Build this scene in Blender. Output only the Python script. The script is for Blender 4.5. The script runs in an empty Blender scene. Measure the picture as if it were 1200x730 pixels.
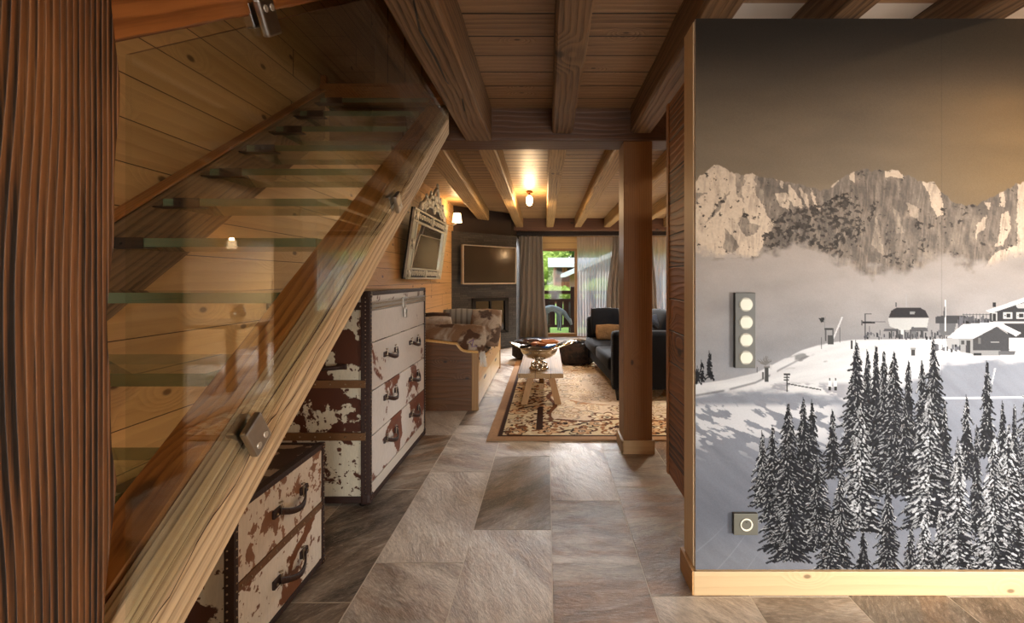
import bpy, bmesh, math, random
import numpy as np
from mathutils import Vector, Matrix
PI = math.pi
random.seed(7)
SC = bpy.context.scene
COL = SC.collection

# ------------------------------------------------------------------ node helper
class NB:
    def __init__(s, name):
        s.m = bpy.data.materials.new(name); s.m.use_nodes = True
        s.nt = s.m.node_tree; s.nt.nodes.clear()
        s.out = s.nt.nodes.new('ShaderNodeOutputMaterial')
    def n(s, t, **kw):
        x = s.nt.nodes.new(t)
        for k, v in kw.items(): setattr(x, k, v)
        return x
    def put(s, sock, v):
        if isinstance(v, bpy.types.NodeSocket): s.nt.links.new(v, sock)
        elif v is not None:
            if isinstance(v, (tuple, list)) and len(v) == 3 and sock.type == 'RGBA': v = (*v, 1)
            sock.default_value = v
    def math(s, op, a, b=None, c=None, clamp=False):
        x = s.n('ShaderNodeMath', operation=op, use_clamp=clamp)
        s.put(x.inputs[0], a)
        if b is not None: s.put(x.inputs[1], b)
        if c is not None: s.put(x.inputs[2], c)
        return x.outputs[0]
    def vmath(s, op, a, b=None):
        x = s.n('ShaderNodeVectorMath', operation=op)
        s.put(x.inputs[0], a)
        if b is not None:
            s.put(x.inputs[3 if op == 'SCALE' else 1], b)
        return x.outputs[0]
    def comb(s, a, b, c):
        x = s.n('ShaderNodeCombineXYZ')
        for i, v in enumerate((a, b, c)): s.put(x.inputs[i], v)
        return x.outputs[0]
    def sep(s, v):
        x = s.n('ShaderNodeSeparateXYZ'); s.put(x.inputs[0], v); return x.outputs
    def coord(s, k='Object'): return s.n('ShaderNodeTexCoord').outputs[k]
    def rnd(s): return s.n('ShaderNodeObjectInfo').outputs['Random']
    def noise(s, v, scale, detail=2, rough=.5, dist=0, out=0):
        x = s.n('ShaderNodeTexNoise'); s.put(x.inputs['Vector'], v)
        x.inputs['Scale'].default_value = scale; x.inputs['Detail'].default_value = detail
        x.inputs['Roughness'].default_value = rough; x.inputs['Distortion'].default_value = dist
        return x.outputs[out]
    def voro(s, v, scale, feature='F1', out='Distance', rand=1, dim='3D'):
        x = s.n('ShaderNodeTexVoronoi', feature=feature, voronoi_dimensions=dim); s.put(x.inputs['Vector'], v)
        x.inputs['Scale'].default_value = scale; x.inputs['Randomness'].default_value = rand
        return x.outputs[out]
    def white(s, v, out='Value'):
        x = s.n('ShaderNodeTexWhiteNoise'); s.put(x.inputs['Vector'], v); return x.outputs[out]
    def mix(s, f, a, b, mode='MIX'):
        x = s.n('ShaderNodeMix', data_type='RGBA', blend_type=mode)
        s.put(x.inputs[0], f); s.put(x.inputs[6], a); s.put(x.inputs[7], b)
        return x.outputs[2]
    def ramp(s, f, stops, interp='LINEAR'):
        x = s.n('ShaderNodeValToRGB'); s.put(x.inputs[0], f)
        cr = x.color_ramp; cr.interpolation = interp
        while len(cr.elements) < len(stops): cr.elements.new(1)
        for e, (p, c) in zip(cr.elements, stops):
            e.position = p; e.color = (*c, 1) if len(c) == 3 else c
        return x.outputs[0]
    def smooth(s, v, a, b):
        x = s.n('ShaderNodeMapRange', interpolation_type='SMOOTHSTEP')
        s.put(x.inputs[0], v); x.inputs[1].default_value = a; x.inputs[2].default_value = b
        return x.outputs[0]
    def bump(s, h, strength=.3, dist=.01):
        x = s.n('ShaderNodeBump'); s.put(x.inputs['Height'], h)
        x.inputs['Strength'].default_value = strength; x.inputs['Distance'].default_value = dist
        return x.outputs[0]
    def pbr(s, col, rough=.6, metal=0, bump=None, **kw):
        x = s.n('ShaderNodeBsdfPrincipled')
        s.put(x.inputs['Base Color'], col); s.put(x.inputs['Roughness'], rough); s.put(x.inputs['Metallic'], metal)
        if bump is not None: s.put(x.inputs['Normal'], bump)
        for k, v in kw.items(): s.put(x.inputs[k.replace('_', ' ')], v)
        s.nt.links.new(x.outputs[0], s.out.inputs[0]); return s.m

def srgb(h):
    if isinstance(h, str):
        h = h.lstrip('#'); h = [int(h[i:i+2], 16)/255 for i in (0, 2, 4)]
    return tuple((c/12.92 if c <= .04045 else ((c+.055)/1.055)**2.4) for c in h)

def wood(name, dark, light, axis='Y', rings=26., ringamp=1.4, contrast=.6, knot=0., knotsz=.05, plank=None,
         planks_tone=.25, gap=.02, rough=.6, bumpk=.35, fine=.25, gapcol=None, stag=None, tone=.3, knotcol=None, shift=0., blotch=None):
    """grain runs along AXIS; plank = (coordinate letter, width) for boarded surfaces"""
    b = NB(name); P = b.coord('Object'); sx = b.sep(P)
    ax = {'X': 0, 'Y': 1, 'Z': 2}
    L = sx[ax[axis]]; o = [sx[i] for i in range(3) if i != ax[axis]]
    A, Bc = o[0], o[1]
    rings = rings*2.3
    dark, light = [(c[0]*.98, c[1]*1.0, c[2]*.92) for c in (dark, light)]
    r = b.rnd()
    seam = None
    off = b.math('MULTIPLY', r, 37.)
    tonev = None
    if plank:
        pc = b.math('ADD', b.math('DIVIDE', sx[ax[plank[0]]], plank[1]), 100.37 + shift)
        idx = b.math('FLOOR', pc); fr = b.math('FRACT', pc)
        rv = b.white(b.comb(idx, 3.1, 0))
        off = b.math('ADD', off, b.math('MULTIPLY', rv, 53.))
        edge = b.math('MULTIPLY', b.math('MINIMUM', fr, b.math('SUBTRACT', 1., fr)), 1.)
        seam = b.smooth(edge, gap*.35, gap)
        tonev = b.white(b.comb(idx, 7.7, 1.))
        if stag:   # butt joints along the length
            lc = b.math('ADD', b.math('DIVIDE', L, stag), b.math('MULTIPLY', rv, 9.))
            li = b.math('FLOOR', lc); lf = b.math('FRACT', lc)
            le = b.math('MINIMUM', lf, b.math('SUBTRACT', 1., lf))
            seam = b.math('MULTIPLY', seam, b.smooth(le, .0008, .0022))
            tonev = b.white(b.comb(idx, li, 1.))
            off = b.math('ADD', off, b.math('MULTIPLY', tonev, 31.))
    A2 = b.math('ADD', A, off); L2 = b.math('ADD', L, b.math('MULTIPLY', off, .7))
    v = b.comb(A2, Bc, L2)
    vs = b.comb(A2, Bc, b.math('MULTIPLY', L2, .16))
    n1 = b.noise(vs, 3.2, 2, .5)
    n2 = b.noise(b.comb(A2, Bc, b.math('MULTIPLY', L2, .35)), 9., 2, .5)
    ph = b.math('ADD', b.math('MULTIPLY', b.math('ADD', A2, b.math('MULTIPLY', Bc, .8)), rings), b.math('MULTIPLY', n1, ringamp*6))
    ph = b.math('ADD', ph, b.math('MULTIPLY', n2, ringamp*.9))
    kmask = None
    if knot > 0:
        kv = b.comb(b.math('ADD', A2, Bc), b.math('MULTIPLY', L2, .55), 0)
        kd = b.voro(kv, knot, dim='2D')
        kin = b.math('MULTIPLY', b.smooth(kd, knotsz*knot*.85, knotsz*knot*.35), .8)
        kmask = kin
        halo = b.smooth(kd, knotsz*knot*4.5, knotsz*knot*.6)
        ph = b.math('ADD', ph, b.math('MULTIPLY', halo, 3.2))
    ring = b.math('FRACT', ph)
    ringv = b.math('MULTIPLY', b.smooth(ring, 0., .75), b.smooth(ring, 1., .86))
    fib = b.noise(b.comb(b.math('MULTIPLY', A2, 1.), Bc, b.math('MULTIPLY', L2, .02)), 170., 3, .65)
    stk = b.noise(b.comb(A2, Bc, b.math('MULTIPLY', L2, .035)), 34., 5, .72)
    stk = b.math('MULTIPLY', b.math('SUBTRACT', stk, .5), contrast*1.9)
    g = b.math('ADD', b.math('MULTIPLY', ringv, contrast*.62), b.math('MULTIPLY', b.math('SUBTRACT', fib, .5), fine*3.2))
    g = b.math('ADD', b.math('ADD', g, stk), contrast*.16)
    big = b.noise(vs, 1.7, 2)
    g = b.math('ADD', g, b.math('MULTIPLY', b.math('SUBTRACT', big, .5), tone*2))
    if tonev is not None:
        g = b.math('ADD', g, b.math('MULTIPLY', b.math('SUBTRACT', tonev, .5), planks_tone*2))
    mid = tuple((x*.6+y*.4) for x, y in zip(dark, light))
    col = b.ramp(g, [(0., light), (.45, tuple(x*.55+y*.45 for x, y in zip(light, mid))), (1., dark)])
    if blotch:
        bn = b.smooth(b.noise(b.comb(A2, Bc, b.math('MULTIPLY', L2, .4)), blotch[1], 4, .6), .5, .68)
        col = b.mix(bn, col, blotch[0], 'MULTIPLY')
    if kmask is not None: col = b.mix(kmask, col, knotcol or tuple(x*.35 for x in dark))
    h = b.math('SUBTRACT', b.math('MULTIPLY', fib, .5), b.math('MULTIPLY', ringv, .8))
    if seam is not None:
        col = b.mix(seam, gapcol or tuple(x*.25 for x in dark), col)
        h = b.math('ADD', h, b.math('MULTIPLY', seam, 2.))
    return b.pbr(col, rough, 0, b.bump(h, bumpk, .004))

def plain(name, col, rough=.5, metal=0, nz=0, scale=30, bumpk=0, **kw):
    b = NB(name); c = col; bp = None
    if nz or bumpk:
        n = b.noise(b.coord('Object'), scale, 3)
        if nz: c = b.mix(b.math('MULTIPLY', n, nz), col, tuple(x*.3 for x in col))
        if bumpk: bp = b.bump(n, bumpk, .004)
    return b.pbr(c, rough, metal, bp, **kw)

# ------------------------------------------------------------------ mesh helpers
def bm_box(bm, c, s, bev=0., mat=0, R=None):
    g = bmesh.ops.create_cube(bm, size=1.0); vs = g['verts']
    M = Matrix.Translation(c) @ (R.to_4x4() if R is not None else Matrix.Identity(4)) @ Matrix.Diagonal((*s, 1))
    bmesh.ops.transform(bm, matrix=M, verts=vs)
    fs = set(f for v in vs for f in v.link_faces)
    if bev > 0:
        es = set(e for v in vs for e in v.link_edges)
        r = bmesh.ops.bevel(bm, geom=list(es), offset=min(bev, min(s)*.45), segments=2, affect='EDGES', profile=.6)
        fs = set(r['faces']) | set(f for f in fs if f.is_valid)
    for f in fs: f.material_index = mat
    return bm
def bx(bm, x0, x1, y0, y1, z0, z1, bev=0., mat=0):
    return bm_box(bm, ((x0+x1)/2, (y0+y1)/2, (z0+z1)/2), (abs(x1-x0), abs(y1-y0), abs(z1-z0)), bev, mat)
def bm_tube(bm, pts, r, seg=8, mat=0, cap=True):
    pts = [Vector(p) for p in pts]; rs = r if isinstance(r, (list, tuple)) else [r]*len(pts)
    rings = []
    prev = None
    for i, p in enumerate(pts):
        d = (pts[min(i+1, len(pts)-1)]-pts[max(i-1, 0)]).normalized()
        if prev is None: u = d.orthogonal().normalized()
        else:
            u = prev - d*prev.dot(d)
            u = u.normalized() if u.length > 1e-6 else d.orthogonal().normalized()
        prev = u; w = d.cross(u)
        rings.append([bm.verts.new(p+(u*math.cos(2*PI*k/seg)+w*math.sin(2*PI*k/seg))*rs[i]) for k in range(seg)])
    for a, b in zip(rings, rings[1:]):
        for k in range(seg):
            f = bm.faces.new((a[k], a[(k+1) % seg], b[(k+1) % seg], b[k])); f.material_index = mat; f.smooth = True
    if cap:
        for rr in (rings[0][::-1], rings[-1]):
            f = bm.faces.new(rr); f.material_index = mat
    return bm
def bm_lathe(bm, prof, c=(0, 0, 0), seg=24, mat=0, sx=1, sy=1, close=True):
    c = Vector(c); rings = []
    for r, z in prof:
        rings.append([bm.verts.new(c+Vector((r*sx*math.cos(2*PI*k/seg), r*sy*math.sin(2*PI*k/seg), z))) for k in range(seg)])
    for a, b in zip(rings, rings[1:]):
        for k in range(seg):
            f = bm.faces.new((a[k], a[(k+1) % seg], b[(k+1) % seg], b[k])); f.material_index = mat; f.smooth = True
    if close:
        for rr in (rings[0][::-1], rings[-1]):
            f = bm.faces.new(rr); f.material_index = mat
    return bm
def bm_sphere(bm, c, r, sc=(1, 1, 1), seg=12, mat=0):
    g = bmesh.ops.create_uvsphere(bm, u_segments=seg, v_segments=max(6, seg//2), radius=r)
    bmesh.ops.transform(bm, matrix=Matrix.Translation(c) @ Matrix.Diagonal((*sc, 1)), verts=g['verts'])
    for f in set(f for v in g['verts'] for f in v.link_faces): f.material_index = mat; f.smooth = True
    return bm
def bm_prism(bm, poly, d0, d1, plane='XZ', mat=0):
    """extrude a 2D outline; plane XZ -> extruded along Y, YZ -> along X, XY -> along Z"""
    def P(u, v, d): return {'XZ': (u, d, v), 'YZ': (d, u, v), 'XY': (u, v, d)}[plane]
    a = [bm.verts.new(P(u, v, d0)) for u, v in poly]; b = [bm.verts.new(P(u, v, d1)) for u, v in poly]
    fs = [bm.faces.new(a), bm.faces.new(b[::-1])]
    n = len(a)
    for i in range(n): fs.append(bm.faces.new((a[i], b[i], b[(i+1) % n], a[(i+1) % n])))
    for f in fs: f.material_index = mat
    return bm

def obj(name, bm, mats, parent=None, smooth=False, world=True, mods=()):
    me = bpy.data.meshes.new(name)
    bmesh.ops.recalc_face_normals(bm, faces=bm.faces)
    if smooth:
        for f in bm.faces: f.smooth = True
    if parent is not None and world:
        t = Vector((0, 0, 0)); p = parent
        while p is not None: t += p.location; p = p.parent
        bmesh.ops.translate(bm, vec=-t, verts=bm.verts)
    bm.to_mesh(me); bm.free()
    for m in (mats if isinstance(mats, (list, tuple)) else [mats]): me.materials.append(m)
    o = bpy.data.objects.new(name, me); COL.objects.link(o)
    if parent is not None: o.parent = parent
    return o
def tag(o, label, cat=None, group=None, kind=None):
    if label: o['label'] = label
    if cat: o['category'] = cat
    if group: o['group'] = group
    if kind: o['kind'] = kind
    return o
def thing(name, label, cat, loc=(0, 0, 0), group=None):
    o = bpy.data.objects.new(name, None); COL.objects.link(o); o.location = loc
    o.empty_display_size = .05
    return tag(o, label, cat, group)
def struct(name, bm, m, **kw):
    o = obj(name, bm, m, **kw); o['kind'] = 'structure'; return o
def children(o): return [c for c in bpy.data.objects if c.parent == o]
def dup(o, label=None, parent=None):
    c = o.copy(); COL.objects.link(c)
    if parent is not None: c.parent = parent
    if label: c['label'] = label
    for ch in children(o): dup(ch, None, c)
    return c
def recenter(o):
    """move a mesh's vertices so its origin is its box centre"""
    me = o.data; n = len(me.vertices); co = np.empty(n*3, 'f'); me.vertices.foreach_get('co', co)
    co = co.reshape(-1, 3); c = (co.min(0)+co.max(0))/2
    co -= c; me.vertices.foreach_set('co', co.ravel()); o.location = Vector(o.location)+Vector(c.tolist()); return o
def subsurf(o, lv=1):
    m = o.modifiers.new('s', 'SUBSURF'); m.levels = lv; m.render_levels = lv; return o

def grid_picture(name, X, Y, Z, rgb, mat, flip=False):
    """mesh grid (h,w arrays of coordinates) carrying the printed colours in attribute 'print'"""
    h, w = X.shape
    me = bpy.data.meshes.new(name)
    idx = np.arange(h*w).reshape(h, w)
    q = np.stack([idx[:-1, :-1], idx[1:, :-1], idx[1:, 1:], idx[:-1, 1:]], -1).reshape(-1, 4)
    if flip: q = q[:, ::-1]
    me.vertices.add(h*w); me.vertices.foreach_set('co', np.stack([X, Y, Z], -1).astype('f').ravel())
    nf = len(q); me.loops.add(nf*4); me.loops.foreach_set('vertex_index', q.astype('i').ravel())
    me.polygons.add(nf); me.polygons.foreach_set('loop_start', (np.arange(nf)*4).astype('i'))
    me.update(calc_edges=True)
    lin = np.where(rgb <= .04045, rgb/12.92, ((np.clip(rgb, 0, 1)+.055)/1.055)**2.4)
    at = me.attributes.new('print', 'FLOAT_COLOR', 'POINT')
    at.data.foreach_set('color', np.concatenate([lin.reshape(-1, 3), np.ones((h*w, 1))], 1).astype('f').ravel())
    me.materials.append(mat)
    o = bpy.data.objects.new(name, me); COL.objects.link(o); return o
def print_mat(name, rough=.7, bumpk=0, scale=400, gain=1.):
    b = NB(name); a = b.n('ShaderNodeAttribute', attribute_name='print').outputs['Color']
    c = b.mix(1., a, (gain, gain, gain), 'MULTIPLY')
    bp = b.bump(b.noise(b.coord('Object'), scale, 2), bumpk, .003) if bumpk else None
    return b.pbr(c, rough, 0, bp, Specular_IOR_Level=.12)
# value noise in numpy
def vnoise(x, y, seed=0):
    xi = np.floor(x).astype(np.int64); yi = np.floor(y).astype(np.int64)
    fx = x-xi; fy = y-yi; fx = fx*fx*(3-2*fx); fy = fy*fy*(3-2*fy)
    def h(a, b):
        n = (a*374761393+b*668265263+seed*1442695041) & 0xffffffff
        n = ((n ^ (n >> 13))*1274126177) & 0xffffffff
        return ((n ^ (n >> 16)) & 0xffff)/65535.
    return (h(xi, yi)*(1-fx)+h(xi+1, yi)*fx)*(1-fy)+(h(xi, yi+1)*(1-fx)+h(xi+1, yi+1)*fx)*fy
def fbm(x, y, oct=4, seed=0, ridged=False):
    s = 0; a = .5; t = 0
    for i in range(oct):
        n = vnoise(x*2**i, y*2**i, seed+i)
        if ridged: n = 1-np.abs(2*n-1)
        s = s+a*n; t += a; a *= .5
    return s/t
def sstep(a, b, x):
    t = np.clip((x-a)/(b-a), 0, 1); return t*t*(3-2*t)
# ------------------------------------------------------------------ the printed wallpaper picture
def paint_mural():
    S = 1.3
    X0, X1, Y0, Y1 = 815., 1300., 22., 669.
    W = int((X1-X0)*S); H = int((Y1-Y0)*S)
    xs = X0+(np.arange(W)+.5)/S; ys = Y0+(np.arange(H)+.5)/S
    x, y = np.meshgrid(xs, ys)
    rs = np.random.RandomState(4)
    C = lambda *c: np.array(c, float)
    def lerp(a, b, t): return a*(1-t[..., None])+b*t[..., None]
    # sky, with the ceiling's shade painted in as a darker top
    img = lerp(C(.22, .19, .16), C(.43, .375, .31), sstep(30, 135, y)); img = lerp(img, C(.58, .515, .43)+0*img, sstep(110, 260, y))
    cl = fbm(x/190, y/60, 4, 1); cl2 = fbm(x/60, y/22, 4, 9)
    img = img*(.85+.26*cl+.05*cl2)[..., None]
    lamp_glow = sstep(1000, 1215, x)*sstep(60, 130, y)*sstep(330, 200, y)  # warm lamp light painted into the right of the sky
    img = img*(1-lamp_glow[..., None]*.5)+img*C(1.22, 1.08, .80)*lamp_glow[..., None]*.5
    band = sstep(40, 150, y)*sstep(215, 160, y)*fbm(x/150, y/30, 3, 21)
    img = img*(1+.15*band[..., None])
    # ridge
    ridge = np.interp(xs, [815, 822, 830, 840, 848, 860, 872, 885, 893, 905, 920, 938, 950, 962, 971, 980, 992, 1002, 1016, 1030, 1040, 1052, 1056, 1064, 1080, 1094, 1100, 1108, 1120, 1132, 1145, 1158, 1170, 1180, 1190, 1200, 1215, 1240, 1270, 1300],
                      [213, 205, 198, 192, 197, 203, 205, 204, 208, 210, 212, 217, 221, 223, 221, 212, 205, 200, 199, 200, 201, 198, 203, 206, 213, 214, 222, 230, 239, 241, 240, 233, 227, 221, 216, 214, 222, 240, 225, 245])
    ridge = ridge+(fbm(xs/5, xs*0, 3, 3)-.5)*5
    R = ridge[None, :]+0*y
    d = y-R
    fogy = np.interp(xs, [815, 840, 880, 905, 918, 930, 945, 960, 985, 1010, 1060, 1090, 1110, 1140, 1165, 1180, 1300],
                     [292, 296, 298, 298, 290, 281, 286, 296, 310, 316, 318, 306, 300, 312, 306, 300, 305])[None, :]+0*y
    # the faces of the range: hand-laid lit and shaded planes, fluted down the fall line
    wxx = x+(fbm(x/6, y/6, 4, 91)-.5)*5+(fbm(x/2.2, y/3.5, 2, 94)-.5)*2.; wyy = y+(fbm(x/7, y/7, 4, 92)-.5)*7
    def mask(pts):
        ins = np.zeros(x.shape, bool); n = len(pts); j1 = int(320*S)
        gx_, gy_ = wxx[:j1], wyy[:j1]
        for q in range(n):
            xa, ya = pts[q]; xb, yb = pts[(q+1) % n]
            if ya == yb: continue
            ins[:j1] ^= ((ya > gy_) != (yb > gy_)) & (gx_ < (xb-xa)*(gy_-ya)/(yb-ya)+xa)
        return ins
    ZA = lambda L: [(800+p/5.215, 180+q/5.215) for p, q in L]
    ZB = lambda L: [(1000+p/5.215, 180+q/5.215) for p, q in L]
    lit = np.zeros(x.shape)
    for L, v in ((ZA([(40, 40), (330, 40), (470, 600), (440, 640), (40, 640)]), .95), (ZA([(330, 60), (450, 90), (520, 400), (560, 420), (470, 600), (340, 400)]), .9),
                 (ZB([(1000, 150), (1500, 150), (1500, 730), (780, 730), (850, 610), (1000, 560)]), .92),
                 (ZB([(185, 80), (285, 80), (305, 165), (260, 150), (195, 140)]), 1.), (ZB([(385, 130), (440, 150), (500, 150), (525, 220), (550, 300), (545, 370), (510, 395), (480, 330), (460, 250), (430, 200)]), .95),
                 (ZB([(320, 300), (400, 330), (390, 410), (350, 380)]), .45), (ZB([(890, 230), (920, 220), (925, 320), (900, 325)]), .85), (ZB([(795, 295), (835, 295), (820, 345)]), .85),
                 (ZB([(750, 440), (815, 380), (800, 450), (745, 525)]), .8), (ZB([(900, 370), (950, 355), (962, 450), (905, 560), (855, 565), (900, 470)]), .85),
                 (ZB([(110, 560), (140, 380), (180, 560), (190, 640)]), .35), (ZB([(240, 330), (280, 360), (300, 480), (260, 480)]), .3), (ZB([(-20, 90), (10, 100), (10, 190), (-20, 160)]), .8),
                 (ZA([(560, 245), (640, 245), (655, 355), (600, 325)]), .8), (ZA([(650, 185), (700, 245), (732, 330), (680, 322), (640, 270)]), .85), (ZA([(708, 195), (760, 255), (778, 335), (742, 312)]), .7),
                 (ZA([(778, 215), (800, 245), (838, 338), (815, 332), (788, 272)]), .95), (ZA([(596, 140), (616, 145), (612, 225), (600, 212)]), .9), (ZA([(560, 140), (580, 145), (575, 175)]), .6), (ZA([(885, 215), (940, 140), (960, 150), (920, 200)]), .7)):
        k_ = mask(L); lit[k_] = v
    for L in (ZA([(322, 110), (372, 120), (385, 170), (358, 210), (372, 300), (335, 260), (326, 200)]), ZA([(445, 130), (560, 140), (600, 220), (560, 250), (600, 330), (655, 360), (560, 410), (522, 385), (470, 290), (442, 250)]),
              ZA([(250, 450), (290, 500), (345, 560), (300, 610), (240, 585), (262, 500)]), ZA([(60, 240), (150, 235), (70, 310)]), ZA([(290, 235), (250, 300), (180, 395), (130, 440), (190, 340), (240, 270)]),
              ZA([(380, 330), (400, 420), (470, 440), (450, 500), (380, 500), (340, 430)]), ZB([(925, 235), (1000, 240), (960, 335), (935, 320)]), ZB([(1100, 200), (1180, 300), (1220, 520), (1130, 480), (1090, 330)]), ZB([(1300, 300), (1420, 420), (1380, 600), (1280, 520)])):
        k_ = mask(L); lit[k_] *= .28
    fl = fbm((x+d*.12)/3.2+fbm(x/12, y/30, 2, 31)*2, y/38, 4, 5, True); fl2 = fbm((x-d*.2)/9, y/20, 4, 8, True)
    light = np.clip(lit*.86+(fl-.55)*(.55+.1*lit)+(fl2-.55)*.6+.06, 0, 1)
    snow = lerp(C(.47, .43, .395), C(.92, .83, .73), light)
    zone = np.zeros(x.shape)
    zone[mask(ZA([(545, 400), (650, 345), (740, 325), (850, 305), (930, 255), (1000, 235), (1060, 330), (1090, 430), (1060, 560), (930, 650), (880, 620), (800, 560), (650, 570), (500, 600), (480, 510)]))] = .30
    def blob(cx_, cy_, rx_, ry_, v, sl_=0):
        q_ = ((x-cx_-(y-cy_)*sl_)/rx_)**2+((y-cy_)/ry_)**2; zone[:] = np.maximum(zone, v*np.clip(1.3-q_, 0, 1))
    for b_ in ((1010, 206, 6, 6, .2), (1003, 245, 12, 16, .17), (1006, 272, 10, 14, .17), (1022, 245, 5, 20, .17, -.3), (1075, 262, 8, 10, .18), (1042, 285, 8, 20, .19), (1045, 303, 12, 10, .22), (1064, 307, 12, 6, .2), (1082, 287, 9, 12, .22), (1093, 262, 8, 10, .17), (1105, 250, 5, 9, .2), (1108, 270, 9, 11, .2, -.5),
               (1125, 260, 4, 13, .2, -.4), (1140, 243, 10, 5, .18), (1150, 283, 7, 10, .2, -.5), (1163, 273, 9, 5, .17), (1117, 297, 10, 6, .17), (1158, 253, 8, 5, .14), (1180, 290, 8, 6, .17),
               (842, 240, 6, 12, .23, -.7), (833, 254, 12, 6, .2, -.8), (857, 245, 8, 7, .2), (872, 252, 6, 8, .2), (884, 258, 6, 7, .17), (837, 196, 7, 4, .17), (832, 205, 7, 5, .17), (895, 273, 9, 6, .2), (917, 207, 10, 4, .15), (888, 247, 4, 6, .13), (1230, 270, 20, 20, .15)):
        blob(*b_)
    rn = fbm(x/3.6+y/9, y/3.4-x/12, 4, 12)
    rock = sstep(.62, .70, rn+zone*.85-.11)
    lum = .8+.5*fbm(x/4, y/5, 3, 33)
    rockc = lerp(C(.19, .175, .16), C(.33, .30, .275), fbm(x/5, y/7, 3, 35, True))*lum[..., None]
    mt = lerp(snow, rockc, rock*.9)
    mt *= (.94+.12*fbm(x/2, y/2, 2, 77))[..., None]
    m = sstep(-.6, .6, d)
    img = lerp(img, mt, m)
    # fog bank
    fn = fbm(x/50, y/24, 4, 17)
    fog = lerp(C(.74, .69, .65), C(.63, .63, .645), np.clip((y-290)/130, 0, 1))*(.90+.18*fn)[..., None]
    fog = fog*(1-.12*sstep(1180, 1010, x)*sstep(1000, 1060, x)*sstep(340, 370, y))[..., None]
    k = sstep(-9, 7, y-fogy+(fbm(x/14, y/10, 3, 41)-.5)*26)
    img = lerp(img, fog, k)
    # slope
    hill = np.interp(xs, [815, 850, 885, 900, 915, 940, 960, 976, 1000, 1100, 1200, 1300], [450, 445, 437, 430, 422, 410, 404, 401, 398, 397, 398, 396])
    Hh = hill[None, :]+0*y
    up = C(.93, .93, .935)*(.9+.12*fbm(x/30+y/8, y/9, 4, 51))[..., None]
    streak = sstep(.60, .72, fbm((x*.5+y)/7, (y-x*.2)/10, 3, 52))*sstep(860, 905, x)*sstep(985, 950, x)*sstep(440, 425, y)
    up = up*(1-.35*streak[..., None])
    line = Hh+np.interp(xs, [815, 900, 960, 1020, 1100, 1300], [2, 14, 14, 40, 20, 10])[None, :]
    lowb = np.interp(xs, [815, 900, 960, 1000, 1050, 1100, 1110, 1300], [464, 456, 462, 470, 455, 432, 424, 424])[None, :]
    grey = lerp(C(.58, .595, .635), C(.49, .505, .55), np.clip((y-440)/150, 0, 1))
    grey = lerp(grey, C(.66, .67, .70)+0*grey, sstep(600, 660, y)*.5)
    gs = fbm((x+y*.8)/60, (y-x*.9)/12, 4, 61); grey = grey*(.93+.14*gs)[..., None]
    tracks = sstep(.03, .0, np.abs(np.mod((y-500+(x-815)*1.1+6*np.sin(x/20))/42, 1)-.5))*sstep(600, 640, y)*sstep(900, 870, x)
    grey = grey+.08*tracks[..., None]
    sl = lerp(up, grey, sstep(-5, 5, y-lowb+(fbm(x/20, y/8, 4, 62)-.5)*16))
    # sunlit crust patches and blue shadows on the left slope
    pn = fbm((x*.9+y*.5)/16, (y-x*.42)/5.5, 4, 63)
    pat = sstep(.50, .56, pn+.10*sstep(540, 470, y)-.16*sstep(500, 545, y))*sstep(470, 478, y)*sstep(548, 500, y)*sstep(1010, 960, x)
    sl = lerp(sl, C(.90, .90, .91)+0*sl, pat*.9)
    sh2 = sstep(.54, .6, fbm((x+y*.5)/22, (y-x*.2)/7, 4, 64))*sstep(446, 452, y)*sstep(476, 466, y)*sstep(880, 900, x)*sstep(1010, 985, x)
    sl = lerp(sl, C(.60, .60, .63)+0*sl, sh2*.8)
    rt = sstep(1098, 1104, x)*sstep(1.5, .6, np.abs(y-466+(x-1145)*.012))
    sl = lerp(sl, C(.95, .95, .95)+0*sl, rt)
    sun = sstep(2., .4, np.abs(y-(Hh+9+.03*(960-x))))*sstep(980, 900, x)*.6
    sl = lerp(sl, C(.38, .38, .40)+0*sl, sun*sstep(.45, .55, fbm(x/12, y*0, 2, 66)))
    img = lerp(img, sl, sstep(-.7, .7, y-Hh))
    # seam of the wallpaper sheets
    img *= (1-.10*sstep(.9, .2, np.abs(x-1103)))[..., None]
    def px(X, Y): return int((X-X0)*S), int((Y-Y0)*S)
    def rect(a, b, c, dd, col):
        i0, j0 = px(a, b); i1, j1 = px(c, dd)
        img[max(j0, 0):max(j1, j0+1), max(i0, 0):max(i1, i0+1)] = col
    def poly(pts, col, alpha=1.):
        a = [p[0] for p in pts]; b = [p[1] for p in pts]
        i0, j0 = px(min(a)-1, min(b)-1); i1, j1 = px(max(a)+1, max(b)+1)
        i0 = max(i0, 0); j0 = max(j0, 0)
        gx_, gy_ = x[j0:j1+1, i0:i1+1], y[j0:j1+1, i0:i1+1]
        ins = np.zeros(gx_.shape, bool); n = len(pts)
        for q in range(n):
            xa, ya = pts[q]; xb, yb = pts[(q+1) % n]
            if ya == yb: continue
            c = ((ya > gy_) != (yb > gy_)) & (gx_ < (xb-xa)*(gy_-ya)/(yb-ya)+xa); ins ^= c
        sub = img[j0:j1+1, i0:i1+1]; sub[ins] = sub[ins]*(1-alpha)+C(*col)*alpha
    def line_(a, b, c, dd, col, w=1.):
        n = int(max(abs(c-a), abs(dd-b))*S*1.6)+2
        for q in range(n):
            u = q/(n-1); rect(a+(c-a)*u-w/2, b+(dd-b)*u-w/2, a+(c-a)*u+w/2, b+(dd-b)*u+w/2, col)
    D = (.17, .17, .18); M = (.36, .36, .37)
    # lift station
    poly([(1040, 373), (1088, 373), (1086, 383), (1072, 387), (1053, 387), (1042, 382)], (.78, .78, .77))
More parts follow.
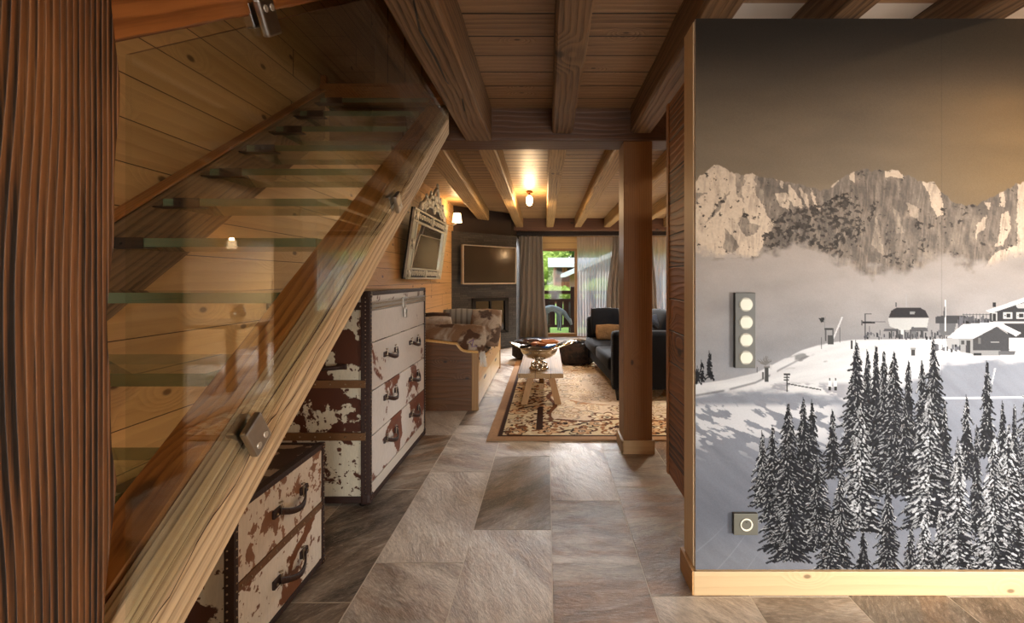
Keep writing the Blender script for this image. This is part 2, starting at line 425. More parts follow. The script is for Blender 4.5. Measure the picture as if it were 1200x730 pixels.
    poly([(1041, 372), (1044, 364), (1050, 360.5), (1078, 360.5), (1084, 364), (1088, 372)], (.20, .19, .20))
    poly([(1066, 365), (1072, 365), (1071, 368), (1066, 368)], (.6, .6, .6))
    poly([(1054, 386), (1060, 386), (1060, 397), (1055, 397)], (.83, .83, .83)); poly([(1066, 386), (1074, 386), (1073, 396), (1068, 396)], (.45, .45, .46))
    poly([(1036, 385), (1052, 385), (1053, 388), (1035, 388)], M); poly([(1068, 383), (1086, 384), (1087, 388), (1066, 388)], M)
    line_(1062, 345, 1062, 360, (.7, .7, .7), .8); line_(1050, 355, 1050, 360, M, .8)
    line_(1014, 368, 1014, 398, M, 1.2); line_(1014, 368, 1021, 368, D, 1.2); line_(1010, 378, 1024, 378, D, 2); line_(1021, 377.5, 1037, 377.5, M, 1); line_(1019, 383, 1019, 396, M, 1); line_(1010, 376, 1010, 381, M, 1); line_(1015, 391, 1023, 391, M, 1)
    for q in range(46):
        a = rs.uniform(1008, 1112); hh = rs.uniform(2.5, 6.); b = rs.uniform(393, 399)
        rect(a, b-hh, a+rs.uniform(.9, 2), b, C(*D)*rs.uniform(.8, 2.2))
    for q in range(26):
        a = rs.uniform(1040, 1100); rect(a, rs.uniform(386, 392), a+1.4, rs.uniform(394, 398), C(*M)*rs.uniform(.6, 1.3))
    # flag pole and low hut
    poly([(1096, 371), (1102, 370), (1131, 370), (1133, 374), (1129, 379), (1096, 379)], (.27, .27, .28)); poly([(1100, 379), (1120, 379), (1117, 393), (1101, 393)], (.42, .42, .43))
    line_(1108, 352, 1108, 388, (.92, .92, .92), 1.5); poly([(1105.5, 362), (1107.5, 358), (1107.5, 372), (1105, 371)], (.33, .33, .34))
    for q in range(60):
        a = rs.uniform(1122, 1158); rect(a, rs.uniform(370, 381), a+2, rs.uniform(381, 385), C(*D)*rs.uniform(.7, 2.6))
    line_(1128, 369, 1168, 369, M, 1); line_(1128, 374, 1168, 374, M, .8)
    for q in range(11): line_(1129+q*3.8, 368, 1129+q*3.8, 376, M, .8)
    # big chalet
    poly([(1160, 366), (1215, 346), (1262, 362), (1262, 396), (1182, 396), (1176, 378), (1160, 378)], (.24, .24, .25))
    poly([(1155, 364), (1199, 349), (1215, 344), (1266, 360), (1266, 364), (1215, 349), (1160, 367)], (.90, .90, .90))
    for wx_ in (1175.5, 1190.5, 1206, 1222, 1240):
        rect(wx_, 366, wx_+10.5, 374, C(.80, .80, .8)); rect(wx_+3.4, 368, wx_+8.6, 372.6, C(.2, .2, .2)); rect(wx_+1.6, 369.4, wx_+2.6, 370.8, C(.2, .2, .2))
    poly([(1189, 357), (1200, 355), (1210, 357), (1205, 361), (1192, 361)], (.75, .75, .75)); rect(1162, 366, 1168.5, 376, C(.75, .75, .75)); rect(1163.4, 368, 1167, 376, C(.2, .2, .2))
    rect(1164, 377, 1262, 379.5, C(.78, .78, .78)); rect(1163, 355, 1167, 360, C(*D))
    # cabin with the snowy roof
    poly([(1108, 397), (1124, 397), (1124, 411), (1110, 409)], (.70, .70, .70)); poly([(1123, 397), (1140, 397), (1140, 415), (1124, 412)], (.62, .62, .62)); rect(1132, 399, 1137, 414, C(.25, .25, .25)); rect(1126, 399, 1130, 404, C(.3, .3, .3))
    poly([(1140, 396), (1165, 381), (1184, 394), (1182, 413), (1140, 413)], (.29, .29, .30))
    poly([(1109, 396), (1128, 380), (1170, 377), (1196, 390), (1190, 394), (1168, 382), (1140, 397)], (.93, .93, .93))
    rect(1140, 411, 1172, 417, C(.6, .6, .6)); rect(1141, 414, 1150, 417, C(.2, .2, .2)); line_(1161, 401, 1170, 401, (.75, .75, .75), .9); rect(1146, 396, 1149, 403, C(.45, .45, .45))
    poly([(1182, 396), (1200, 396), (1240, 396), (1240, 410), (1182, 409)], (.93, .93, .93)); poly([(1170, 411), (1190, 411), (1188, 416), (1170, 416)], (.40, .40, .41))
    rect(1067.5, 409, 1072.5, 417, C(.28, .28, .28)); rect(1066.6, 408, 1073.4, 410, C(.6, .6, .6))
    for q in range(30):
        a = rs.uniform(1090, 1132); rect(a, rs.uniform(403, 411), a+rs.uniform(1, 3), rs.uniform(409, 413), C(*D)*rs.uniform(1.0, 3.))
    line_(1166, 432, 1162, 450, (.90, .90, .90), 1.4); line_(1162, 450, 1161, 460, (.4, .4, .4), 1)
    # left lift, flag, masts
    poly([(959, 373), (966, 371.5), (965, 377), (962, 378)], (.2, .2, .2)); line_(967, 372, 966, 402, (.55, .55, .55), .7)
    line_(987, 372, 977, 396, (.88, .88, .88), 1.4); rect(966.5, 385, 977, 387, C(.25, .25, .25)); rect(967, 386, 968.6, 400, C(.35, .35, .35)); rect(975, 385, 976.6, 398, C(.35, .35, .35)); rect(970, 393, 977, 404, C(.30, .30, .30)); line_(984.5, 384, 984.5, 401, (.35, .35, .35), .8); line_(962.5, 396, 962.5, 409, (.35, .35, .35), .9)
    rect(895, 429, 904, 431.5, C(.5, .5, .5)); rect(896.5, 431, 900.5, 448, C(.30, .30, .30)); rect(893, 436, 895, 445, C(.4, .4, .4)); rect(902, 428, 904.5, 433, C(.85, .85, .85))
    for yy in (438, 441.3, 444.6): rect(918.5, yy, 926.5-(yy-438)*.3, yy+2, C(.25, .25, .25))
    rect(921.2, 438, 923.2, 459, C(.28, .28, .28)); line_(924, 450, 962, 457, (.3, .3, .3), 1.2)
    for a in (972.5, 979): rect(a-1.8, 446, a+1.8, 453.5, C(.95, .95, .95)); rect(a-1.5, 453, a+1.5, 458, C(.2, .2, .2)); rect(a-.8, 443.5, a+.8, 446, C(.35, .35, .35))
    rect(996.8, 399, 999.6, 409, C(.2, .2, .2)); rect(887, 430, 888, 437, C(.2, .2, .2))
    for q in range(26):   # bare bush
        th = rs.uniform(-1.3, 1.3); L = rs.uniform(5, 11); line_(897, 428, 897+L*math.sin(th), 428-L*math.cos(th)*1.1, (.50, .49, .48), .5)
    # firs
    trees = [(831, 413, 443, 6, .15), (822, 424, 446, 5, .15), (817, 431, 447, 4, .1),
             (923, 476, 642, 33, .42), (941, 468, 605, 25, .30), (957, 533, 642, 26, .5), (893, 506, 592, 17, .6), (905, 500, 610, 20, .5), (951, 470, 560, 16, .2), (975, 482, 560, 14, .25),
             (1003, 401, 545, 26, .33), (1016, 412, 540, 15, .2), (1026, 408, 540, 17, .22), (1035, 415, 560, 20, .3), (1047, 414, 578, 31, .38), (1064, 425, 560, 18, .25), (1060, 470, 580, 20, .3), (1007, 472, 622, 29, .68),
             (1093, 399, 560, 27, .33), (1080, 425, 560, 18, .3), (1106, 470, 600, 14, .3), (1088, 463, 617, 36, .62), (1040, 559, 667, 18, .5), (1122, 514, 668, 25, .9), (1132, 465, 560, 15, .3), (1144, 500, 620, 13, .3),
             (1156, 425, 535, 14, .2), (1164, 508, 668, 27, .92), (1181, 500, 668, 30, .9), (1188, 476, 640, 16, .4), (1206, 420, 600, 25, .5), (972, 606, 668, 21, .6), (1083, 603, 668, 18, .68), (1067, 614, 668, 11, .5),
             (1011, 622, 668, 12, .2), (926, 556, 656, 29, .48), (984, 556, 628, 22, .55), (1101, 598, 668, 14, .68), (1174, 472, 560, 10, .3), (985, 590, 668, 16, .5), (1215, 540, 668, 26, .8), (1232, 460, 668, 28, .5), (1255, 430, 668, 30, .6), (1280, 500, 668, 28, .7)]
    def stamp(px_, py_, r, col):
        i = ((px_-X0)*S); j = ((py_-Y0)*S)
        k = int(math.ceil(r))
        for di in range(-k, k+1):
            for dj in range(-k, k+1):
                if di*di+dj*dj > r*r+.3: continue
                ii = np.round(i+di).astype(int); jj = np.round(j+dj).astype(int)
                ok = (ii >= 0) & (ii < W) & (jj >= 0) & (jj < H)
                img[jj[ok], ii[ok]] = col[ok]
    for (cx, ya, yb, hw, sn) in sorted(trees, key=lambda t: t[2]+t[4]*12):
        h = yb-ya
        tiers = max(8, int(h/3.6))
        body = [(cx, ya)]
        for q in range(1, tiers+1):
            u = q/tiers; body.append((cx+hw*.62*u**.85*rs.uniform(.7, 1.1), ya+h*u*.97))
        for q in range(tiers, 0, -1):
            u = q/tiers; body.append((cx-hw*.62*u**.85*rs.uniform(.7, 1.1), ya+h*u*.97))
        poly(body, (.10, .10, .115))
        line_(cx, ya-2, cx, ya+4, (.2, .2, .2), .9)
        for q in range(tiers):
            u = (q+.6)/tiers; w = hw*u**.76*rs.uniform(.78, 1.3); yy = ya+h*u
            nb = max(3, int(w/2.1))
            for s in range(nb):
                ex = cx+w*(-1+2*(s+rs.rand())/nb)*1.0
                a = abs(ex-cx)/max(w, 1)
                sx_ = cx+(ex-cx)*rs.uniform(.05, .6); L = math.hypot(ex-sx_, 4)
                drop = (2.0+h*.012)*(.5+a*.7)*rs.uniform(.3, 1.9)
                n = int(L*2.)+5; tt = np.linspace(0, 1, n)
                bxp = sx_+(ex-sx_)*tt; byp = yy-drop*.7+drop*(tt**1.5)*1.3
                dk = np.tile(C(.115, .115, .13)*rs.uniform(.7, 1.6), (n, 1))
                stamp(bxp, byp+1., 1.2, dk)
                if rs.rand() < sn*1.1+.32:
                    br = rs.uniform(.55, .93)*(.84+.16*min(sn*1.4, 1)); k0 = int(n*rs.uniform(.1, .7)); k1 = min(n, k0+rs.randint(5, 16))
                    sc_ = np.tile(C(.98, .985, 1.)*br, (n, 1))*rs.uniform(.86, 1.05, (n, 1))
                    stamp(bxp[k0:k1], byp[k0:k1]-.4, (.95 if sn > .6 and rs.rand() < .6 else .45), sc_[k0:k1])
                    if rs.rand() < .15+sn*.5:   # hanging clumps
                        m_ = rs.randint(2, 5); stamp(np.full(m_, ex)+rs.uniform(-.5, .5, m_), byp[-1]+np.arange(m_)*.7, .45, np.tile(C(1, 1, 1)*br*.9, (m_, 1)))
    img += (rs.rand(H, W, 1)-.5)*.03
    return x, y, np.clip(img, 0, 1)
# ------------------------------------------------------------------ camera.  room: X right, Y away, Z up, metres
cam = bpy.data.cameras.new('camera'); camo = bpy.data.objects.new('camera', cam); COL.objects.link(camo)
camo.location = (0, 0, 1.3); camo.rotation_euler = (PI/2, 0, 0)
cam.sensor_width = 36; cam.lens = 16.8; cam.shift_x = -41/1200; cam.shift_y = -38/1200
cam.clip_start = .02; cam.clip_end = 600
SC.camera = camo
SC.view_settings.view_transform = 'Standard'; SC.view_settings.look = 'None'; SC.view_settings.gamma = 1
SC.view_settings.exposure = .28
SC.cycles.max_bounces = 10; SC.cycles.transparent_max_bounces = 24; SC.cycles.sample_clamp_indirect = 6
SC.cycles.use_denoising = True

# ------------------------------------------------------------------ materials
M = {}
M['post'] = wood('weathered_post', srgb('1a0d08'), srgb('966846'), 'Z', rings=62, ringamp=.8, contrast=1.1, knot=1.1, knotsz=.06, rough=.6, bumpk=.8, fine=.42, tone=.35)
M['beam'] = wood('old_beam', srgb('33231a'), srgb('876950'), 'Y', rings=14, ringamp=.8, contrast=.8, knot=1.6, knotsz=.03, rough=.65, bumpk=.5, fine=.45, tone=.35)
M['beam_x'] = wood('old_cross_beam', srgb('1f1009'), srgb('5f3b22'), 'X', rings=14, ringamp=.8, contrast=.6, knot=1.6, knotsz=.03, rough=.55, bumpk=.4, fine=.3)
M['beam_far'] = wood('far_beam', srgb('5f4527'), srgb('b3905f'), 'Y', rings=16, ringamp=.9, contrast=.75, knot=1.6, knotsz=.03, rough=.6, bumpk=.5, fine=.45)
M['ceil'] = wood('ceiling_boards', srgb('54392a'), srgb('a98566'), 'X', rings=9, ringamp=.5, contrast=.62, knot=3.2, knotsz=.014, plank=('Y', .215), planks_tone=.2, gap=.04, rough=.55, bumpk=.6, fine=.3, tone=.25)
M['ceil_far'] = wood('living_ceiling_boards', srgb('735236'), srgb('b38e62'), 'X', rings=12, ringamp=.6, contrast=.35, knot=2.4, knotsz=.014, plank=('Y', .145), planks_tone=.34, gap=.10, rough=.5, bumpk=1., fine=.2, tone=.12)
M['pine'] = wood('pine_boards', srgb('94683f'), srgb('d6ab78'), 'Y', rings=9, ringamp=.45, contrast=.42, knot=2.6, knotsz=.022, plank=('Z', .17), planks_tone=.14, gap=.018, rough=.45, bumpk=.25, fine=.1, stag=2.9, tone=.14, knotcol=srgb('3c1d0c'), shift=.35)
M['pine_v'] = wood('pine_boards_upright', srgb('8a5c34'), srgb('b98a58'), 'Z', rings=9, ringamp=.45, contrast=.4, knot=2.6, knotsz=.016, plank=('X', .16), planks_tone=.16, gap=.03, rough=.5, bumpk=.25, fine=.1)
M['string'] = wood('rough_stringer', srgb('876653'), srgb('dcc6ac'), 'Y', rings=26, ringamp=.6, contrast=.7, knot=1.5, knotsz=.035, rough=.7, bumpk=.6, fine=.5, tone=.25, knotcol=srgb('5a3826'))
M['string_top'] = wood('rough_stringer_top', srgb('6f5542'), srgb('c0a488'), 'Y', rings=30, ringamp=.5, contrast=.5, knot=.9, knotsz=.02, rough=.8, bumpk=.6, fine=.5, tone=.3)
M['string_in'] = wood('smooth_board', srgb('5c2b12'), srgb('bd7f46'), 'Y', rings=15, ringamp=1.1, contrast=.75, knot=1.6, knotsz=.03, rough=.4, bumpk=.2, fine=.15, tone=.25)
M['string_wall'] = wood('grey_stringer', srgb('3a2a1e'), srgb('85674a'), 'Y', rings=22, ringamp=1.2, contrast=.7, knot=1.7, knotsz=.035, rough=.7, bumpk=.5, fine=.35)
M['trim_o'] = wood('orange_trim', srgb('5c2e12'), srgb('b07240'), 'Y', rings=22, ringamp=.8, contrast=.8, knot=1.2, knotsz=.02, rough=.4, bumpk=.2, fine=.15)
M['post2'] = wood('brown_post', srgb('5d3719'), srgb('8c5f34'), 'Z', rings=26, ringamp=.35, contrast=.5, knot=1.2, knotsz=.018, rough=.5, bumpk=.3, fine=.2, tone=.15)
M['base_w'] = wood('light_skirting', srgb('9a7855'), srgb('c6a884'), 'X', rings=14, ringamp=.4, contrast=.35, knot=2.5, knotsz=.014, rough=.45, bumpk=.15, fine=.12, tone=.12)
M['base_y'] = wood('light_skirting_side', srgb('a06c42'), srgb('c99a68'), 'Y', rings=14, ringamp=.4, contrast=.35, rough=.45, bumpk=.15, fine=.12, tone=.12)
M['panel'] = wood('reclaimed_boards', srgb('2c1509'), srgb('a5683a'), 'Y', rings=17, ringamp=1.3, contrast=.75, knot=1.7, knotsz=.03, plank=('Z', .16), planks_tone=.32, gap=.03, rough=.55, bumpk=.5, fine=.25)
M['panel_z'] = wood('reclaimed_edge', srgb('5c3317'), srgb('a9713f'), 'Z', rings=17, ringamp=.4, contrast=.4, rough=.55, bumpk=.3, fine=.2)
M['table'] = wood('table_wood', srgb('6f4f34'), srgb('a98a68'), 'Y', rings=18, ringamp=.7, contrast=.5, knot=2., knotsz=.02, plank=('X', .155), planks_tone=.15, gap=.02, rough=.65, bumpk=.3, fine=.3)
M['leg'] = wood('table_leg_wood', srgb('74502e'), srgb('a67c50'), 'Z', rings=18, ringamp=.5, contrast=.4, rough=.5, bumpk=.3, fine=.2)
M['bed'] = wood('daybed_wood', srgb('301a0b'), srgb('674020'), 'X', rings=10, ringamp=1., contrast=.55, knot=3.4, knotsz=.018, plank=('Z', .19), planks_tone=.12, gap=.012, rough=.4, bumpk=.2, fine=.15, tone=.3)
M['bed_y'] = wood('daybed_side', srgb('a5713c'), srgb('d9aa6c'), 'Y', rings=12, ringamp=.7, contrast=.4, knot=2.5, knotsz=.016, rough=.35, bumpk=.2, fine=.15)
M['white'] = plain('white_plaster', srgb('e9e2d8'), .8, nz=.05, scale=4)
M['dark_wood'] = plain('dark_stained_wood', srgb('2c1c12'), .6, nz=.5, scale=8, bumpk=.2)
M['chrome'] = plain('brushed_steel', srgb('b9b4ad'), .28, 1, nz=.3, scale=60)
M['steel_dark'] = plain('dark_steel', srgb('4b4540'), .4, .9)
M['silver'] = plain('silver', srgb('d9d2c6'), .14, 1, bumpk=.15, scale=22)
M['black'] = plain('black_plastic', srgb('151414'), .35)
M['leather'] = plain('brown_leather', srgb('2b150d'), .62, bumpk=.5, scale=160)
M['leather_tan'] = plain('tan_leather', srgb('6b4a2c'), .45, bumpk=.4, scale=90, nz=.3)
M['stud'] = plain('stud_metal', srgb('a89a86'), .3, 1)
M['iron'] = plain('dark_iron', srgb('1d1a18'), .5, .6)

# slate tiles: colours vary per tile through a face attribute
def slate():
    b = NB('slate_tiles'); P = b.coord('Object'); a = b.n('ShaderNodeAttribute', attribute_name='tile').outputs['Fac']
    s = b.sep(P); o = b.math('MULTIPLY', a, 91.)
    ang = b.math('MULTIPLY', b.math('SUBTRACT', a, .5), 2.2)
    rot = b.n('ShaderNodeVectorRotate', rotation_type='Z_AXIS'); b.put(rot.inputs['Vector'], P); b.put(rot.inputs['Angle'], ang)
    rs_ = b.sep(rot.outputs[0])
    v = b.comb(b.math('ADD', rs_[0], o), b.math('ADD', rs_[1], o), 0)
    vs = b.comb(b.math('MULTIPLY', b.math('ADD', rs_[0], o), .35), b.math('ADD', rs_[1], o), 0)
    n1 = b.noise(vs, 2.6, 5, .6, 1.2); n2 = b.noise(vs, 11, 8, .74, .8); n3 = b.noise(b.comb(b.math('MULTIPLY', b.math('ADD', rs_[0], o), .3), b.math('ADD', rs_[1], o), 0), 80, 5, .75); n4 = b.noise(v, 1.6, 2)
    rust = b.smooth(b.noise(vs, 3.4, 4, .6, 1.), .44, .62)
    g = b.math('ADD', b.math('MULTIPLY', n1, .75), b.math('MULTIPLY', n2, .55))
    g = b.math('ADD', g, b.math('MULTIPLY', b.math('SUBTRACT', a, .5), .30))
    base = b.ramp(g, [(.40, srgb('453a31')), (.53, srgb('85796c')), (.66, srgb('b3a799')), (.80, srgb('ddd3c6'))])
    rc = b.ramp(n2, [(.3, srgb('4a3020')), (.55, srgb('95704f')), (.8, srgb('c2a281'))])
    tr = b.smooth(b.white(b.comb(a, 0, 0)), .2, .9)
    col = b.mix(b.math('MULTIPLY', rust, b.math('ADD', b.math('MULTIPLY', tr, .75), .2)), base, rc)
    col = b.mix(b.smooth(n3, .30, .62), b.mix(.38, col, srgb('241c16')), col)
    col = b.mix(b.math('MULTIPLY', b.smooth(n3, .52, .75), .5), col, srgb('d8cfc3'))
    h = b.math('ADD', b.math('MULTIPLY', n2, 1.4), b.math('MULTIPLY', n3, .7))
    rgh = b.math('ADD', .20, b.math('MULTIPLY', n3, .32))
    return b.pbr(col, rgh, 0, b.bump(h, .6, .008))
M['slate'] = slate()
M['grout'] = plain('grout', srgb('cfc6b8'), .8)
def cow(name, spot, white, thr=.55, scale=2.2, speck=.3, off=0.):
    b = NB(name); P = b.coord('Object'); s = b.sep(P)
    r = b.math('ADD', b.math('MULTIPLY', b.rnd(), 40.), off)
    v = b.comb(b.math('ADD', s[0], r), b.math('ADD', s[1], r), s[2])
    n = b.noise(v, scale, 4, .55, .5); n2 = b.noise(v, 42, 3, .6); fu = b.noise(b.comb(b.math('ADD', s[0], r), s[1], b.math('MULTIPLY', s[2], .25)), 120, 2)
    m = b.smooth(b.math('ADD', n, b.math('MULTIPLY', b.math('SUBTRACT', n2, .5), .12)), thr-.012, thr+.012)
    sp = b.smooth(b.math('ADD', b.noise(v, 34, 3, .55), b.math('MULTIPLY', n, .42)), .92-speck*.12, .97-speck*.12)
    m = b.math('MAXIMUM', m, sp)
    w = b.mix(fu, white, tuple(x*.72 for x in white)); d = b.mix(b.noise(v, 7, 3), spot, tuple(min(1, x*1.0)*1.9 for x in spot))
    return b.pbr(b.mix(m, w, d), .5, 0, b.bump(fu, .3, .003))
M['cow'] = cow('cowhide', srgb('4a2412'), srgb('d9d0c4'), .60, 3.0, -.5)
M['cow_side'] = cow('cowhide_side', srgb('3a1a0c'), srgb('cfc6b0'), .53, 5.5, 1.1, 11.)
M['cow_spot'] = cow('cowhide_speckled', srgb('6a4833'), srgb('ddd4ca'), .57, 13., 1.0, 5.)
M['cow_small'] = cow('cowhide_small', srgb('5a3417'), srgb('e9e4dd'), .56, 5., .8, 23.)
M['cow_top'] = cow('cowhide_top', srgb('2c150c'), srgb('b8a898'), .42, 8., .6, 31.)
def fresnel_glass(name, tint, ior=1.5, rough=0., gain=1.):
    b = NB(name); t = b.n('ShaderNodeBsdfTransparent'); t.inputs[0].default_value = (*tint, 1)
    g = b.n('ShaderNodeBsdfGlossy'); g.inputs['Roughness'].default_value = rough
    ge = b.n('ShaderNodeNewGeometry'); dt = b.n('ShaderNodeVectorMath', operation='DOT_PRODUCT'); b.put(dt.inputs[0], ge.outputs['Normal']); b.put(dt.inputs[1], ge.outputs['Incoming'])
    fr = b.math('POWER', b.math('SUBTRACT', 1., b.math('ABSOLUTE', dt.outputs['Value'])), 5.); r0 = ((ior-1)/(ior+1))**2
    fr = b.math('ADD', r0, b.math('MULTIPLY', fr, 1-r0))
    m = b.n('ShaderNodeMixShader'); b.put(m.inputs[0], b.math('MULTIPLY', fr, gain, clamp=True))
    b.put(m.inputs[1], t.outputs[0]); b.put(m.inputs[2], g.outputs[0]); b.nt.links.new(m.outputs[0], b.out.inputs[0]); return b.m
M['win_glass'] = fresnel_glass('window_glass', (.98, .99, .98), 1.15)
M['glass'] = fresnel_glass('clear_glass', (.96, .98, .96), 1.52, 0., 1.35)
M['tread'] = fresnel_glass('tread_glass', (.90, .95, .90), 1.5)
def edge_glass():
    b = NB('green_glass_edge'); t = b.n('ShaderNodeBsdfTransparent'); t.inputs[0].default_value = (.62, .72, .6, 1)
    d = b.n('ShaderNodeBsdfPrincipled'); d.inputs['Base Color'].default_value = (*srgb('7d8a6c'), 1); d.inputs['Roughness'].default_value = .15
    m = b.n('ShaderNodeMixShader'); m.inputs[0].default_value = .55
    b.put(m.inputs[1], t.outputs[0]); b.put(m.inputs[2], d.outputs[0]); b.nt.links.new(m.outputs[0], b.out.inputs[0]); return b.m
M['tread_edge'] = edge_glass()

# ------------------------------------------------------------------ room shell
XL, XR, YB, YW = -1.62, 4.4, -3.6, 10.8
# floor of slate tiles, each column with its own joints
bm = bmesh.new()
lay = bm.faces.layers.float.new('tile')
TW = .4045; c0 = .0226
offs = {0: 2.8, 1: 1.954, -1: 2.476, -2: 2.19, -3: 1.92}
rr = random.Random(3)
for k in range(-5, 12):
    xa = c0+k*TW; xb = xa+TW
    xa = max(xa, XL); xb = min(xb, XR)
    if xb-xa < .01: continue
    if k in offs: j0 = offs[k]
    elif k > 1: j0 = 1.954 if k % 2 == 0 else 2.02
    else: j0 = rr.uniform(1.5, 2.5)
    TL = 1.03
    n0 = -6
    for j in range(n0, 10):
        ya = j0+j*TL; yb_ = ya+TL
        ya = max(ya, YB); yb_ = min(yb_, YW+.1)
        if yb_-ya < .02: continue
        v = [bm.verts.new(p) for p in ((xa+.0024, ya+.0024, 0), (xb-.0024, ya+.0024, 0), (xb-.0024, yb_-.0024, 0), (xa+.0024, yb_-.0024, 0))]
        w = [bm.verts.new((p.co.x, p.co.y, -.01)) for p in v]
        f = bm.faces.new(v); f[lay] = rr.random(); f.material_index = 0
        for q in range(4):
            f = bm.faces.new((v[q], w[q], w[(q+1) % 4], v[(q+1) % 4])); f.material_index = 1
v = [bm.verts.new(p) for p in ((XL-.2, YB-.1, -.0012), (XR+.1, YB-.1, -.0012), (XR+.1, YW+.2, -.0012), (XL-.2, YW+.2, -.0012))]
bm.faces.new(v).material_index = 1
bx(bm, XL-.2, XR+.1, YB-.1, YW+.2, -.2, -.012, mat=1)
struct('floor', bm, [M['slate'], M['grout']])

b = bmesh.new(); bx(b, XL-.15, XL, YB, 11.0, -.1, 4.8); struct('wall_left', b, M['pine'])
b = bmesh.new(); bx(b, XR, XR+.15, YB, 11.0, -.1, 4.8); struct('wall_right', b, M['pine'])
# rear wall unseen behind the camera, opening shaped to dim mural top and left wall
b = bmesh.new(); bx(b, XL, .1, YB-.15, YB, 0, 4.8); bx(b, 3.9, XR, YB-.15, YB, 0, 4.8); bx(b, .1, 3.9, YB-.15, YB, 1.75, 4.8); bx(b, .1, 3.9, YB-.15, YB, 0, .15)
struct('wall_rear', b, M['pine_v'])
# window wall at the far end
HW = 1.99
b = bmesh.new()
bx(b, XL-.15, -.42, YW, YW+.2, 0, 2.75); bx(b, 1.75, 2.05, YW, YW+.2, 0, 2.75); bx(b, 4.3, XR+.15, YW, YW+.2, 0, 2.75)
bx(b, -.42, 1.75, YW, YW+.2, HW+.27, 2.75); bx(b, 2.05, 4.3, YW, YW+.2, HW+.27, 2.75)
struct('wall_back', b, M['dark_wood'])
lint = wood('lintel', srgb('8f6a3c'), srgb('c9a36a'), 'X', rings=16, ringamp=.5, contrast=.35, plank=('Z', .135), gap=.03, rough=.5)
for i, (xa, xb, mids) in enumerate(((-.42, 1.75, (.66,)), (2.05, 4.3, (3.2,)))):
    b = bmesh.new(); bx(b, xa, xb, YW-.03, YW+.17, HW, HW+.27, .004)
    struct('trim_%d' % (i+1), b, lint)
    b = bmesh.new()
    F = .055
    bx(b, xa, xa+F, YW+.04, YW+.11, .06, HW); bx(b, xb-F, xb, YW+.04, YW+.11, .06, HW)
    bx(b, xa, xb, YW+.04, YW+.11, HW-F, HW); bx(b, xa-.02, xb+.02, YW-.02, YW+.16, 0, .07, .003)
    w = struct('window_%d' % (i+1), b, M['leg'])
    for xm in mids:
        b = bmesh.new(); bx(b, xm-.035, xm+.035, YW+.03, YW+.12, .06, HW-.05, .004); obj('window_mullion', b, M['leg'], w)
    b = bmesh.new(); e = [xa+F]+list(mids)+[xb-F]
    for p, q in zip(e, e[1:]): bx(b, p, q, YW+.07, YW+.078, .07, HW-F)
    obj('window_pane', b, M['win_glass'], w)
# ceilings: wooden boards over the hall and the living room, white fields behind the picture wall
b = bmesh.new(); bx(b, -.60, .62, YB, 3.60, 2.57, 2.75); bx(b, .62, 1.93, YB, 2.2, 2.57, 2.75); bx(b, .62, .78, 2.2, 3.6, 2.57, 2.75)
struct('ceiling', b, M['ceil'])
b = bmesh.new(); bx(b, .78, XR, 2.2, 3.6, 2.57, 2.75); struct('ceiling_white', b, M['white'])
b = bmesh.new(); bx(b, XL, XR, 3.6, YW+.2, 2.57, 2.75); struct('ceiling_living', b, M['ceil_far'])
b = bmesh.new(); bx(b, XL-.15, XR+.15, YB-.15, 11., 4.7, 4.85); struct('ceiling_upper', b, M['pine_v'])  # unseen upper ceiling, added to keep sky light out
b = bmesh.new(); bx(b, XL, XR, 4.5, 4.6, 2.75, 4.7); struct('wall_upper', b, M['pine_v'])
b = bmesh.new(); bx(b, 1.85, 1.93, YB, 4.5, 2.75, 4.7); struct('wall_light_block', b, M['pine_v'])  # unseen wall added to keep the loft lamp off the stairwell
b = bmesh.new(); bx(b, XL-.15, XR+.15, 10.9, 11.0, 2.75, 4.85); struct('wall_gable', b, M['pine_v'])

# partition with the printed wallpaper
PX0, PY = .615, 1.98
b = bmesh.new(); bx(b, PX0, 2.45, PY, PY+.145, 0, 2.378); struct('wall_partition', b, M['white'])
b = bmesh.new(); bx(b, PX0-.004, PX0+.012, PY+.02, PY+.150, .10, 2.375, .002); 
tr = wood('edge_post', srgb('c79a72'), srgb('e9cdaa'), 'Z', rings=18, ringamp=.3, contrast=.3, rough=.5, bumpk=.1, fine=.1, tone=.1)
struct('trim_3', b, tr)
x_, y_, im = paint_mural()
gx = (x_-641)/560*PY; gz = 1.3-(y_-327)/560*PY
gx[:, 0] = PX0; gz[0] = 2.378; gz[-1] = .092
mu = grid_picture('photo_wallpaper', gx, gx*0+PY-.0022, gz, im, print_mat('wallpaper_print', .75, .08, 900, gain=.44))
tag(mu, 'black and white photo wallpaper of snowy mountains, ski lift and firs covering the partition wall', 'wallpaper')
b = bmesh.new(); bx(b, PX0-.012, 2.47, PY-.018, PY, 0, .098, .003); struct('baseboard_front', b, M['base_w'])
b = bmesh.new(); bx(b, PX0-.018, PX0, PY-.016, PY+.165, 0, .098, .002); struct('baseboard_side', b, M['base_y'])

# reclaimed-wood cladding hung behind the partition end
t = thing('wall_cabinet', 'hanging cabinet clad in dark reclaimed planks beside the picture wall, clear of the floor', 'cabinet', (.627, 2.13, .30))
b = bmesh.new(); bx(b, .627, 1.5, 2.13, 2.475, .30, 2.20); obj('body', b, M['panel'], t)
b = bmesh.new(); bx(b, .621, .65, 2.455, 2.49, .297, 2.203, .002); obj('corner_strip', b, M['panel_z'], t)

